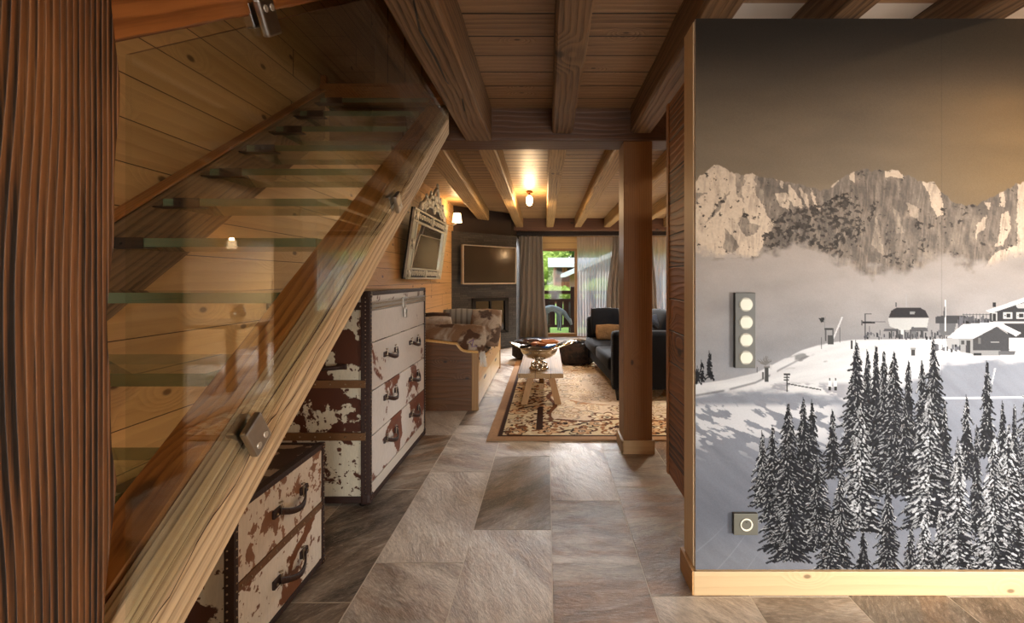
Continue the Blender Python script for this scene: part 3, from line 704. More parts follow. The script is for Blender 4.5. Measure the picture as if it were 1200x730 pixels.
# ------------------------------------------------------------------ beams and posts
def beam(name, p0, p1, w, z0, z1, mat, label, cat='beam', group=None, bev=.012, sub=True, notch=0.):
    """a sawn timber from p0 to p1 (plan points of its axis), slightly uneven faces"""
    p0 = Vector((*p0, 0)); p1 = Vector((*p1, 0)); L = (p1-p0).length
    bm = bmesh.new(); n = max(2, int(L/.25)); rs = random.Random(sum(map(ord, label)))
    prof = [(-w/2+bev, z0), (w/2-bev, z0), (w/2, z0+bev), (w/2, z1-bev), (w/2-bev, z1), (-w/2+bev, z1), (-w/2, z1-bev), (-w/2, z0+bev)]
    rings = []
    for i in range(n+1):
        u = L*i/n-L/2; j = [(rs.uniform(-.003, .003), rs.uniform(-.003, .003)) for _ in prof]
        rings.append([bm.verts.new((a+j[k][0], u, c-(z0+z1)/2+j[k][1])) for k, (a, c) in enumerate(prof)])
    for a, c in zip(rings, rings[1:]):
        for k in range(8): bm.faces.new((a[k], a[(k+1) % 8], c[(k+1) % 8], c[k]))
    bm.faces.new(rings[0]); bm.faces.new(rings[-1][::-1])
    o = obj(name, bm, mat)
    o.location = ((p0.x+p1.x)/2, (p0.y+p1.y)/2, (z0+z1)/2); o.rotation_euler.z = math.atan2(-(p1.x-p0.x), p1.y-p0.y)
    return tag(o, label, cat, group)
gh = 'ceiling beams over the hall'; gl = 'ceiling beams of the living room'
ob = beam('ceiling_beam', (-.51, YB), (-.51, 3.55), .20, 2.327, 2.6, M['beam'], 'broad cracked grey-brown ceiling beam edging the stair opening', group=gh)
# drying crack along its underside
b = bmesh.new(); pts = [(.0+.018*math.sin(q*1.3)+.012*math.sin(q*3.1), -3.5+q*.25, -.1366) for q in range(29)]
for q in range(28):
    a, c = pts[q], pts[q+1]; w0, w1 = .0035+.003*math.sin(q*.9)**2, .0035+.003*math.sin((q+1)*.9)**2
    vs = [b.verts.new(p) for p in ((a[0]-w0, a[1], a[2]), (a[0]+w0, a[1], a[2]), (c[0]+w1, c[1], c[2]), (c[0]-w1, c[1], c[2]), (a[0], a[1], a[2]+.03), (c[0], c[1], c[2]+.03))]
    b.faces.new(vs[:4])
obj('crack', b, M['black'], ob, world=False)
beam('ceiling_beam', (.113, YB), (.113, 3.55), .150, 2.381, 2.6, M['beam'], 'middle ceiling beam over the hall, ending above the slate walkway', group=gh)
beam('ceiling_beam', (.70, YB), (.70, 3.55), .155, 2.385, 2.6, M['beam'], 'dark hall ceiling beam running from the brown post over the picture wall corner', group=gh)
beam('ceiling_beam', (1.255, YB), (1.255, 3.55), .13, 2.395, 2.6, M['beam'], 'beam between the two white ceiling fields above the wallpaper', group=gh)
beam('ceiling_beam', (1.855, YB), (1.855, 3.55), .15, 2.395, 2.6, M['beam'], 'beam above the wallpaper at the right edge of the photo', group=gh)
def xbeam(name, x0, x1, y0, y1, z0, z1, mat, label, cat='beam', bev=.012):
    b = bmesh.new(); bx(b, x0, x1, y0, y1, z0, z1, bev)
    return tag(recenter(obj(name, b, mat)), label, cat)
xbeam('cross_beam', XL, XR, 3.55, 3.81, 2.327, 2.58, M['beam_x'], 'thick dark cross beam resting on the brown post')
xbeam('cross_beam', XL, XR, 9.98, 10.25, 2.32, 2.575, M['beam_x'], 'dark cross beam above the curtains at the far window wall')
for (xa, xb, w, lab) in ((-.96, -1.22, .20, 'living room ceiling beam nearest the mirror wall'), (-.505, -.575, .155, 'living room ceiling beam left of the bare ceiling bulb'),
                         (.09, .06, .15, 'pale living room ceiling beam right of the bare ceiling bulb'), (.64, .645, .145, 'living room ceiling beam ending left of the brown post'),
                         (1.24, 1.26, .14, 'living room ceiling beam passing behind the brown post'), (1.86, 1.88, .14, 'living room ceiling beam seen between the post and the hanging cabinet'), (2.5, 2.5, .14, 'living room ceiling beam farthest to the right, above the dining end')):
    beam('ceiling_beam', (xa, 3.81), (xb, 9.98), w, 2.382, 2.6, M['beam_far'], lab, group=gl)
# brown post with its skirting
t = thing('wooden_post', 'square smooth brown wooden post on the slate floor at the rug edge', 'post', (.677, 3.68, 0))
b = bmesh.new(); bx(b, .572, .786, 3.565, 3.80, 0, 2.33, .006); obj('shaft', b, M['post2'], t)
b = bmesh.new()
bx(b, .556, .802, 3.548, 3.565, 0, .10, .002); bx(b, .556, .573, 3.548, 3.82, 0, .10, .002); bx(b, .785, .802, 3.548, 3.82, 0, .10, .002); bx(b, .556, .802, 3.80, 3.82, 0, .10, .002)
obj('skirting', b, M['base_w'], t)
# big weathered post on the left, its faces slightly wavy with a bulging knot
def rough_post():
    bm = bmesh.new(); nz = 60; prof = []
    x0, x1, y0, y1 = -.86, -.640, .49, .713
    rs = random.Random(2); rings = []
    for i in range(nz+1):
        z = 3.0*i/nz
        wob = .004*math.sin(z*5.1)+.003*math.sin(z*13+1)+.0022*math.sin(z*29)
        kn = .010*math.exp(-((z-1.0)/.05)**2)+.006*math.exp(-((z-1.62)/.09)**2)
        r = []
        for (px, py, c) in ((x1-.01, y0, 0), (x1, y0+.01, 0), (x1, (y0+y1)/2, 0), (x1, y1-.012, 1), (x1-.012, y1, 1), (x0, y1, 1), (x0, y0, 0)):
            r.append(bm.verts.new((px, py+(wob+kn)*c*1.3, z)))
        rings.append(r)
    for a, c in zip(rings, rings[1:]):
        for k in range(7): bm.faces.new((a[k], a[(k+1) % 7], c[(k+1) % 7], c[k]))
    bm.faces.new(rings[0]); bm.faces.new(rings[-1]); return bm
o = obj('wooden_post', rough_post(), M['post']); recenter(o)
tag(o, 'massive rough reddish brown timber post with deep wavy grain at the left edge', 'post')
xbeam('landing_beam', XL+.02, -.63, 3.36, 3.50, 2.575, 2.676, M['trim_o'], 'short light beam at the head of the glass staircase', 'beam', .004)

# ------------------------------------------------------------------ staircase.  everything on it rises along (0, 1, .682)
SL = .682; SA = math.atan(SL); CS = math.cos(SA)
def slope_bar(x0, x1, zlo, zhi, ya, yb, mat, name, parent, plumb=True, bev=.006, seg=20, wob=.0, mats=None, topmat=0):
    """sloping member between planes z=zlo+SL*y and z=zhi+SL*y; built along local Y then tilted"""
    h = (zhi-zlo)*CS; L = (yb-ya)/CS
    ym = (ya+yb)/2; c = Vector(((x0+x1)/2, ym, (zlo+zhi)/2+SL*ym))
    bm = bmesh.new(); w = x1-x0; n = seg; rs = random.Random(9)
    prof = [(-w/2+bev, -h/2), (w/2-bev, -h/2), (w/2, -h/2+bev), (w/2, h/2-bev), (w/2-bev, h/2), (-w/2+bev, h/2), (-w/2, h/2-bev), (-w/2, -h/2+bev)]
    rings = []
    for i in range(n+1):
        u = -L/2+L*i/n
        r = []
        for (a, z) in prof:
            sh = math.tan(SA)*z if plumb else 0
            r.append(bm.verts.new((a+rs.uniform(-wob, wob)*.4, u+sh*(1 if i in (0, n) else 1), z+rs.uniform(-wob, wob))))
        rings.append(r)
    for a, d in zip(rings, rings[1:]):
        for k in range(8):
            f = bm.faces.new((a[k], a[(k+1) % 8], d[(k+1) % 8], d[k]))
            if k in (4, 3) and mats: f.material_index = 1
    bm.faces.new(rings[0]); bm.faces.new(rings[-1][::-1])
    o = obj(name, bm, mats or mat, parent, world=False)
    base = parent.location if parent else Vector((0, 0, 0))
    o.location = c-base; o.rotation_euler = (SA, 0, 0); return o
stair = thing('staircase', 'open wooden staircase with clear glass treads rising along the pine wall', 'staircase', (-1.05, .72, 0))
XS = -.64
o = slope_bar(-.684, XS, .11, .302, .70, 3.12, M['string'], 'stringer', stair, mats=[M['string'], M['string_top']], wob=.0012, bev=.008)
# long drying cracks of the stringer: fine dark wedges lying in its right face
def wedge_line(pts, w, parent, mat, x):
    b = bmesh.new()
    for (a, c), w0, w1 in zip(zip(pts, pts[1:]), w, w[1:]):
        vs = [b.verts.new((x, y, z)) for (y, z) in ((a[0], a[1]-w0), (c[0], c[1]-w1), (c[0], c[1]+w1), (a[0], a[1]+w0))]
        b.faces.new(vs)
    return obj('crack', b, mat, parent)
rs = random.Random(12)
for z0, ya, yb, ww in ((.268, .72, 3.0, .0035), (.225, .72, 1.25, .0022), (.19, 1.05, 1.6, .0018), (.245, 1.5, 2.6, .0022), (.20, 2.0, 2.9, .002)):
    n = 26; pts = []; ws = []
    for i in range(n):
        y = ya+(yb-ya)*i/(n-1); pts.append((y, z0+SL*y+.007*math.sin(i*.8+z0*90)+rs.uniform(-.0025, .0025))); ws.append(ww*math.sin(PI*i/(n-1))**.5*rs.uniform(.3, 1.)+.0003)
    wedge_line(pts, ws, stair, plain('crack_dark%d' % int(ya*10+z0*1000), srgb('3a2113'), .9), XS+.0042)
slope_bar(-.79, -.685, .16, .300, .70, 3.12, M['string_in'], 'inner_board', stair, wob=.001)
slope_bar(XL+.001, -1.56, -.01, .33, .50, 3.36, M['string_wall'], 'wall_stringer', stair, wob=.0015)
slope_bar(XL+.001, -1.556, .33, .345, .50, 3.40, M['trim_o'], 'stringer_cap', stair, bev=.003)
b = bmesh.new(); bx(b, -1.60, -1.56, 3.37, 3.41, 2.63, 2.74, .004); obj('cap_block', b, M['trim_o'], stair)
tread0 = None
for k in range(11):
    y = .58+.2625*k; z = .328+SL*y
    if tread0 is None:
        b = bmesh.new(); bx(b, -1.52, -.79, 0, .285, -.030, 0, .0, 0)
        for f in b.faces:
            f.material_index = 1 if abs(f.normal.z) < .5 else 0
        tr0 = obj('glass_tread', b, [M['tread'], M['tread_edge']], stair, world=False)
        b = bmesh.new(); bx(b, -1.56, -1.375, -.004, .05, -.034, -.0302, 0); bx(b, -1.475, -1.375, -.006, -.0015, -.036, .002, 0); bm_tube(b, [(-1.45, -.012, -.016), (-1.45, .02, -.016)], .006)
        obj('steel_bracket', b, M['steel_dark'], tr0, world=False)
        tread0 = tr0; tr0.location = Vector((0, y, z))-Vector(stair.location)+Vector((0, 0, 0))
    else:
        c = dup(tread0, None, stair); c.location = Vector((0, y, z))-Vector(stair.location)
# sloping rail beam over the balustrade
hr = slope_bar(-.78, XS, 1.165, 1.33, .70, 1.62, M['trim_o'], 'rail_beam', stair, wob=.001)

# glass balustrade with steel clamps
gp = thing('glass_balustrade', 'clear glass balustrade pane clamped to the stair stringer and rail beam', 'balustrade', (-.632, .72, .8))
GX0, GX1 = -.637, -.627
def gz(y, k): return k+SL*y
b = bmesh.new(); bm_prism(b, [(.722, gz(.722, .245)), (3.02, gz(3.02, .255)), (3.02, 2.32), (1.73, 2.32), (.722, gz(.722, 1.147))], GX0, GX1, 'YZ')
pane = obj('pane', b, M['glass'], gp)
def clamp(y, z, up=1):
    b = bmesh.new()
    R = Matrix.Rotation(SA, 3, 'X')
    bm_box(b, (GX1+.009, y, z), (.016, .062, .074), .005, R=R); bm_box(b, (GX0-.012, y, z+.006), (.022, .058, .050), .004, R=R)
    o = obj('clamp', b, M['chrome'], gp)
    b = bmesh.new()
    for s in (-1, 1):
        d = R @ Vector((0, s*.014, -.018*up)); c = Vector((GX1+.0175, y, z))+d
        bm_tube(b, [c-Vector((.003, 0, 0)), c+Vector((.0012, 0, 0))], .0072, 14)
    obj('screw', b, plain('screw%d' % int(y*100), srgb('cfcac2'), .4, .6), o); return o
clamp(1.015, .278+SL*1.015); clamp(1.98, .268+SL*1.98)
clamp(1.058, 1.158+SL*1.058, -1)
# ------------------------------------------------------------------ trunk chests in cowhide
def studs_line(b, p0, p1, step, r, nrm, mat):
    p0 = Vector(p0); p1 = Vector(p1); L = (p1-p0).length; n = max(2, int(L/step))
    for i in range(n+1):
        bmesh_ops_ico(b, p0.lerp(p1, i/n), r, mat)
def bmesh_ops_ico(b, c, r, mat):
    g = bmesh.ops.create_icosphere(b, subdivisions=1, radius=r); bmesh.ops.translate(b, vec=c, verts=g['verts'])
    for f in set(f for v in g['verts'] for f in v.link_faces): f.material_index = mat
def strap_handle(name, parent, x, yc, z, L, mat, sag=.0):
    """leather strap handle on a front facing +X, running along Y"""
    b = bmesh.new(); n = 12
    pts = []
    for i in range(n+1):
        u = i/n; pts.append(Vector((x+.012+.030*math.sin(PI*u), yc-L/2+L*u, z-.030*math.sin(PI*u)+.012)))
    for i in range(n):
        a, c = pts[i], pts[i+1]
        h = .013
        q = [b.verts.new(p) for p in (a+Vector((0, 0, h)), c+Vector((0, 0, h)), c+Vector((0, 0, -h)), a+Vector((0, 0, -h)), a+Vector((.008, 0, h*.7)), c+Vector((.008, 0, h*.7)), c+Vector((.008, 0, -h*.7)), a+Vector((.008, 0, -h*.7)))]
        for ids in ((0, 1, 5, 4), (4, 5, 6, 7), (7, 6, 2, 3), (3, 2, 1, 0)):
            f = b.faces.new([q[k] for k in ids]); f.smooth = True
    for s in (-1, 1):
        bm_box(b, (x+.006, yc+s*(L/2+.004), z+.010), (.012, .055, .032), .004)
    o = obj(name, b, mat, parent)
    for s in (-1, 1):
        b = bmesh.new()
        bm_box(b, (x+.014, yc+s*(L/2-.012), z+.010), (.006, .012, .044), .002); bmesh_ops_ico(b, (x+.014, yc+s*(L/2+.018), z+.010), .006, 0)
        bm_tube(b, [(x+.004, yc+s*(L/2-.012), z+.038), (x+.018, yc+s*(L/2-.012), z+.044)], .004, 6)
        obj('buckle', b, M['stud'], o)
    return o
def corner_cap(parent, c, d, s=.05):
    b = bmesh.new(); bm_box(b, (c[0]-d[0]*s*.42, c[1]-d[1]*s*.42, c[2]-d[2]*s*.42), (s, s, s), s*.28)
    for k in ((1, 0, .2), (.2, -1, .0), (.6, .4, .0)):
        bmesh_ops_ico(b, (c[0]+.003, c[1]-d[1]*s*.4+k[1]*0.01, c[2]-d[2]*s*.4+k[2]*.05), .004, 1)
    obj('corner_cap', b, [M['leather'], M['stud']], parent)

FX = -1.013; Y0, Y1 = 2.727, 3.967; ZT = 1.222
t = thing('trunk_chest', 'tall cowhide chest of drawers with leather trim and a hanging lock, standing behind the stairs', 'chest of drawers', (-1.30, 3.35, 0))
b = bmesh.new(); bx(b, -1.60, FX-.012, Y0+.012, Y1-.012, .035, 1.16, .004); obj('body', b, M['cow_side'], t)
b = bmesh.new(); bx(b, -1.60, FX-.002, Y0+.004, Y1-.004, 1.165, ZT, .012); lid = obj('lid', b, M['cow'], t)
T = .030
b = bmesh.new()
for yy in (Y0, Y1):   # upright leather edges with studs
    s = 1 if yy == Y0 else -1
    bx(b, FX-.05, FX+.004, yy-.003*s, yy+T*s, .02, ZT-.004, .004)
    studs_line(b, (FX+.006, yy+.012*s, .08), (FX+.006, yy+.012*s, ZT-.03), .023, .0042, None, 1)
    studs_line(b, (FX-.022, yy-.004*s, .08), (FX-.022, yy-.004*s, ZT-.03), .023, .0042, None, 1)
bx(b, FX-.05, FX+.004, Y0, Y1, .02, .055, .004); bx(b, -1.6, FX, Y0-.002, Y0+.03, .02, .055, .004)
bx(b, FX-.03, FX+.004, Y0, Y1, ZT-.018, ZT+.006, .004); bx(b, -1.6, FX, Y0-.003, Y0+.02, ZT-.018, ZT+.006, .004)
obj('leather_edging', b, [M['leather'], M['stud']], t)
b = bmesh.new(); bx(b, FX-.004, FX+.005, Y0+.03, Y1-.03, 1.118, 1.168, .002, 0)
studs_line(b, (FX+.006, Y0+.04, 1.156), (FX+.006, Y1-.04, 1.150), .022, .0055, None, 1); studs_line(b, (FX+.006, Y0+.04, 1.130), (FX+.006, Y1-.04, 1.130), .022, .0055, None, 1)
obj('studded_band', b, [plain('grey_leather', srgb('8f877c'), .5), M['stud']], t)
for zc in (1.145, .70, .40):
    b = bmesh.new(); bx(b, -1.6, FX-.02, Y0-.004, Y0+.012, zc-.022, zc+.022, .002)
    studs_line(b, (-1.58, Y0-.005, zc), (FX-.05, Y0-.005, zc), .075, .0055, None, 1)
    obj('side_strap', b, [M['leather_tan'] if zc < 1 else M['leather'], M['stud']], t)
for i, (za, zb) in enumerate(((.935, 1.115), (.655, .928), (.395, .648), (.125, .388))):
    b = bmesh.new(); bx(b, FX-.02, FX, Y0+.032, Y1-.032, za, zb, .003)
    d = obj('drawer' if i else 'upper_front', b, cow('cowhide_front_%d' % i, srgb('5a2c15'), srgb('d6ccc2') if i < 2 else srgb('e2dad2'), (.66, .64, .58, .50)[i], (3.2, 2.4, 2.6, 3.4)[i], (-.3, -.6, -.6, .2)[i], 3.7*i+1.3), t)
    if i:
        for yc in (Y0+.36, Y1-.33): strap_handle('handle', d, FX, yc, (za+zb)/2+.03, .20, M['leather'])
b = bmesh.new(); bx(b, FX-.012, FX+.001, Y0+.032, Y1-.032, .055, .12, .002); obj('plinth_front', b, plain('pale_hide', srgb('cfc8be'), .6, nz=.1, scale=80), t)
for c in ((FX+.004, Y0-.004, .018), (FX+.004, Y1+.004, .018), (-1.555, Y0-.004, .018)): corner_cap(t, c, (1, -1 if c[1] < 3 else 1, -1), .06)
for c in ((FX+.004, Y0-.004, ZT+.006), (FX+.004, Y1+.004, ZT+.006)): corner_cap(t, c, (1, -1 if c[1] < 3 else 1, 1), .045)
b = bmesh.new(); yl = 3.36
bx(b, FX+.004, FX+.014, yl-.03, yl+.03, 1.10, 1.175, .003); bm_tube(b, [(FX+.014, yl-.018, 1.15), (FX+.03, yl-.018, 1.165), (FX+.03, yl+.018, 1.165), (FX+.014, yl+.018, 1.15)], .005)
bx(b, FX+.014, FX+.026, yl-.026, yl+.026, 1.03, 1.10, .005); bm_tube(b, [(FX+.026, yl, 1.07), (FX+.030, yl, 1.07)], .01, 12)
obj('lock', b, plain('lock_metal', srgb('a8a39a'), .45, .7), t)
b = bmesh.new(); strap = [(-1.42, Y0-.008, .80), (-1.38, Y0-.04, .80), (-1.28, Y0-.05, .795), (-1.20, Y0-.04, .80), (-1.16, Y0-.008, .80)]; bm_tube(b, strap, .013, 8); bx(b, -1.44, -1.38, Y0-.014, Y0, .785, .815, .003); bx(b, -1.20, -1.14, Y0-.014, Y0, .785, .815, .003)
obj('side_handle', b, M['leather'], t)
for sx in (-1.57, -1.06):
    for sy in (Y0+.03, Y1-.03):
        b = bmesh.new(); bm_lathe(b, [(.02, 0), (.022, .01), (.018, .036)], (sx, sy, 0), 12); obj('foot', b, M['iron'], t)

# small chest under the stairs
FX = -1.022; Y0, Y1 = 1.556, 2.188; ZT = .548
t = thing('trunk_chest', 'low two-drawer cowhide trunk chest with leather edges under the stair stringer', 'chest of drawers', (-1.28, 1.87, 0))
b = bmesh.new(); bx(b, -1.57, FX-.012, Y0+.01, Y1-.01, .03, ZT-.012, .004); obj('body', b, M['cow_side'], t)
b = bmesh.new(); bx(b, -1.572, FX-.004, Y0+.002, Y1-.002, ZT-.03, ZT, .008); obj('lid', b, M['cow_top'], t)
b = bmesh.new()
for yy in (Y0, Y1):
    s = 1 if yy == Y0 else -1
    bx(b, FX-.03, FX+.004, yy-.002*s, yy+.022*s, .012, ZT+.002, .003)
    studs_line(b, (FX+.005, yy+.010*s, .05), (FX+.005, yy+.010*s, ZT-.02), .028, .0036, None, 1)
    studs_line(b, (FX-.018, yy-.003*s, .05), (FX-.018, yy-.003*s, ZT-.02), .028, .0036, None, 1)
    bx(b, -1.572, FX, yy-.002*s, yy+.022*s, ZT-.012, ZT+.004, .003)
for zz in (.012, ZT-.018): bx(b, FX-.03, FX+.004, Y0, Y1, zz, zz+.022, .003)
bx(b, -1.572, FX, Y0-.002, Y0+.02, .012, .034, .003)
for xx in (-1.572, -1.40, -1.20): bx(b, xx, xx+.022, Y0-.002, Y0+.02, .012, ZT, .003)
obj('leather_edging', b, [M['leather'], M['stud']], t)
b = bmesh.new(); bx(b, FX-.01, FX+.003, Y0+.02, Y1-.02, .262, .292, .002); studs_line(b, (FX+.004, Y0+.04, .277), (FX+.004, Y1-.03, .277), .05, .004, None, 1)
obj('middle_strap', b, [M['leather_tan'], M['stud']], t)
for i, (za, zb, mt) in enumerate(((.294, ZT-.02, M['cow_spot']), (.036, .26, M['cow_small']))):
    b = bmesh.new(); bx(b, FX-.02, FX, Y0+.022, Y1-.022, za, zb, .003); d = obj('drawer', b, mt, t)
    strap_handle('handle', d, FX, 1.90, (za+zb)/2, .19, M['leather'])
corner_cap(t, (FX+.005, Y1+.004, .008), (1, 1, -1), .035); corner_cap(t, (FX+.005, Y1+.004, ZT+.006), (1, 1, 1), .035); corner_cap(t, (FX+.005, Y0-.004, ZT+.006), (1, -1, 1), .035); corner_cap(t, (FX+.005, Y0-.004, .008), (1, -1, -1), .035)
for sx in (-1.54, -1.06):
    for sy in (Y0+.03, Y1-.03):
        b = bmesh.new(); bm_lathe(b, [(.013, 0), (.015, .01), (.012, .032)], (sx, sy, 0), 10); obj('foot', b, M['iron'], t)

# ------------------------------------------------------------------ leaning mirror with crest on the left wall
t = thing('ornate_mirror', 'silver framed mirror with carved openwork crest leaning out from the pine wall', 'mirror', (-1.60, 6.2, 1.32))
MW, MH = 1.76, .80     # local: u along Y, v up, tilt about bottom edge
TA = math.radians(8.)
def mp(u, v, d=0):     # d = outwards (towards +X)
    return Vector((-1.598+d*math.cos(TA)+v*math.sin(TA), 5.24+u, 1.305+v*math.cos(TA)-d*math.sin(TA)))
def mquad(b, u0, u1, v0, v1, d0, d1, mat=0):
    c = [mp(u, v, d) for d in (d0, d1) for (u, v) in ((u0, v0), (u1, v0), (u1, v1), (u0, v1))]
    vs = [b.verts.new(p) for p in c]
    for ids in ((0, 1, 2, 3), (4, 5, 6, 7), (0, 1, 5, 4), (1, 2, 6, 5), (2, 3, 7, 6), (3, 0, 4, 7)):
        f = b.faces.new([vs[k] for k in ids]); f.material_index = mat
M['mirror'] = plain('mirror_glass', (.86, .88, .86), .02, 1)
M['silverleaf'] = plain('silver_leaf', srgb('dddacb'), .4, .25, nz=.35, scale=40, bumpk=.3)
b = bmesh.new(); mquad(b, .0, MW, 0, MH, 0, .02, 0); obj('backing', b, M['black'], t)
b = bmesh.new()
SB, TB, BB = .20, .15, .13
mquad(b, SB, MW-SB, BB, MH-TB, .02, .026); obj('glass', b, M['mirror'], t)
b = bmesh.new()
for (u0, u1, v0, v1) in ((0, .03, 0, MH), (SB-.03, SB, 0, MH), (MW-.03, MW, 0, MH), (MW-SB, MW-SB+.03, 0, MH), (0, MW, 0, .02), (0, MW, BB-.02, BB), (0, MW, MH-.02, MH), (0, MW, MH-TB, MH-TB+.02), (MW/2-.03, MW/2+.03, 0, BB), (MW/2-.03, MW/2+.03, MH-TB, MH)):
    mquad(b, u0, u1, v0, v1, .02, .045)
obj('frame', b, M['silverleaf'], t)
for u0, u1 in ((.03, SB-.03), (MW-SB+.03, MW-.03)):
    b = bmesh.new(); mquad(b, u0, u1, .02, MH-.02, .02, .03)
    obj('side_panel', b, plain('frosted_mirror', srgb('cfd0c2'), .3, .3), t)
def scroll(b, cu, cv, r, s=1, turns=1.6, th=.008, d=.034):
    pts = [mp(cu+s*r*(1-k/22*.85)*math.cos(k/22*turns*2*PI), cv+r*.75*(1-k/22*.85)*math.sin(k/22*turns*2*PI), d) for k in range(22)]
    bm_tube(b, pts, th, 5)
for side in (0, 1):
    ua = SB+.02 if side == 0 else MW/2+.05; ub = MW/2-.05 if side == 0 else MW-SB-.02
    for (vc) in (BB/2, MH-TB/2):
        b = bmesh.new()
        for k in range(6): scroll(b, ua+(ub-ua)*(k+.5)/6, vc, .045, 1 if k % 2 else -1, 1.4, .009)
        obj('scrollwork', b, M['silverleaf'], t)
for cu in (SB/2, MW-SB/2):
    for cv in (.06, MH/2, MH-.07):
        b = bmesh.new(); c = mp(cu, cv, .045); bm_sphere(b, c, .045, (.4, 1, 1), 10)
        for a in range(6): bm_sphere(b, mp(cu+.05*math.cos(a*PI/3), cv+.05*math.sin(a*PI/3), .04), .018, (.6, 1, 1), 6)
        obj('rosette', b, M['silverleaf'], t)
b = bmesh.new()   # crest outline with scrolls
cr = [(.20, .0), (.25, .10), (.36, .13), (.44, .22), (.55, .20), (.63, .30), (.72, .27), (.80, .40), (.88, .46), (.96, .40), (1.04, .27), (1.13, .30), (1.21, .20), (1.32, .22), (1.40, .13), (1.51, .10), (1.56, 0)]
bm_tube(b, [mp(u, MH+v*.8, .03) for u, v in cr], .022, 6)
bm_tube(b, [mp(.88+(u-.88)*.62, MH+v*.50, .03) for u, v in cr], .014, 6)
for (u, v, r) in ((.42, .10, .07), (.58, .16, .08), (.74, .17, .07), (.88, .26, .08), (.88, .10, .07), (1.02, .17, .07), (1.18, .16, .08), (1.34, .10, .07), (.30, .05, .05), (1.46, .05, .05)):
    scroll(b, u, MH+v*.8, r, 1 if u < .88 else -1, 1.8, .014)
for (u, v) in ((.88, .50), (.44, .25), (.63, .33), (1.13, .33), (1.32, .25)): bm_sphere(b, mp(u, MH+v*.8, .03), .032, (.6, 1, 1), 8)
obj('crest', b, M['silverleaf'], t)
b = bmesh.new()
bm_prism(b, [(5.24+u, 1.305+(MH+v*.62)*math.cos(TA)) for u, v in cr], -1.598+MH*math.sin(TA)+.03, -1.598+MH*math.sin(TA)+.04, 'YZ'); obj('crest_glass', b, M['black'], t)
for vtx in t.children[-1].data.vertices: pass

# ------------------------------------------------------------------ lamps
M['shade'] = (lambda: (lambda b: (b.pbr(srgb('f2dfc4'), .8, 0, None, Emission_Color=(1, .74, .46, 1), Emission_Strength=2.2)))(NB('lit_lampshade')))()
M['bulb'] = (lambda: (lambda b: (b.pbr((1, .8, .5), .4, 0, None, Emission_Color=(1, .72, .40, 1), Emission_Strength=30.)))(NB('lit_bulb')))()
def wall_lamp(label, base, out, group='small shaded wall lamps'):
    """base point on the wall; out = unit vector off the wall"""
    o = Vector(out); P = Vector(base); t = thing('wall_lamp', label, 'lamp', P, group)
    b = bmesh.new(); bm_tube(b, [P+o*.001, P+o*.02], .035, 16); bm_tube(b, [P+o*.02, P+o*.10+Vector((0, 0, -.02)), P+o*.17, P+o*.19+Vector((0, 0, .05))], .008, 8); obj('arm', b, M['chrome'], t)
    b = bmesh.new(); bm_lathe(b, [(.078, 0), (.058, .145)], P+o*.19+Vector((0, 0, .03)), 24, close=False); bmesh.ops.solidify(b, geom=b.faces[:], thickness=.002); obj('shade', b, M['shade'], t)
    b = bmesh.new(); bm_sphere(b, P+o*.19+Vector((0, 0, .09)), .022); obj('bulb', b, M['bulb'], t)
    l = bpy.data.lights.new('lamp_light', 'POINT'); l.energy = 9; l.color = (1, .66, .34); l.shadow_soft_size = .03
    lo = bpy.data.objects.new('lamp_light', l); COL.objects.link(lo); lo.location = P+o*.19+Vector((0, 0, .19)); return t
wall_lamp('small lit wall lamp with cream shade between the mirror and the dark stone', (XL, 7.6, 2.17), (1, 0, 0))
wall_lamp('small lit wall lamp at the dining end, seen only reflected in the stair glass', (XR, 8.3, 1.80), (-1, 0, 0))
t = thing('ceiling_lamp', 'small lit ceiling bulb in a brass fitting between two living room beams', 'lamp', (-.253, 6.9, 2.57))
b = bmesh.new(); bm_tube(b, [(-.253, 6.9, 2.569), (-.253, 6.9, 2.545)], .045, 16); bm_tube(b, [(-.253, 6.9, 2.55), (-.253, 6.9, 2.50)], .018, 12)
for a in range(3): bm_tube(b, [(-.253, 6.9, 2.55), (-.253+.05*math.cos(a*2.1), 6.9+.05*math.sin(a*2.1), 2.545)], .007, 6)
obj('fitting', b, plain('brass', srgb('8a5a2a'), .35, .9), t)
b = bmesh.new(); bm_lathe(b, [(.016, .055), (.04, .03), (.045, -.03), (.034, -.075), (.012, -.09)], (-.253, 6.9, 2.45), 16); obj('bulb', b, M['bulb'], t)
def light(name, kind, loc, energy, color=(1, 1, 1), size=.1, size_y=None, rot=(0, 0, 0), spread=None):
    l = bpy.data.lights.new(name, kind); l.energy = energy; l.color = color
    if kind == 'AREA':
        l.size = size
        if size_y: l.shape = 'RECTANGLE'; l.size_y = size_y
        if spread: l.spread = spread
    elif kind == 'SUN': l.angle = size
    else: l.shadow_soft_size = size
    o = bpy.data.objects.new(name, l); COL.objects.link(o); o.location = loc; o.rotation_euler = rot; return o
light('ceiling_light', 'POINT', (-.253, 6.9, 2.33), 34, (1, .68, .38), .05)

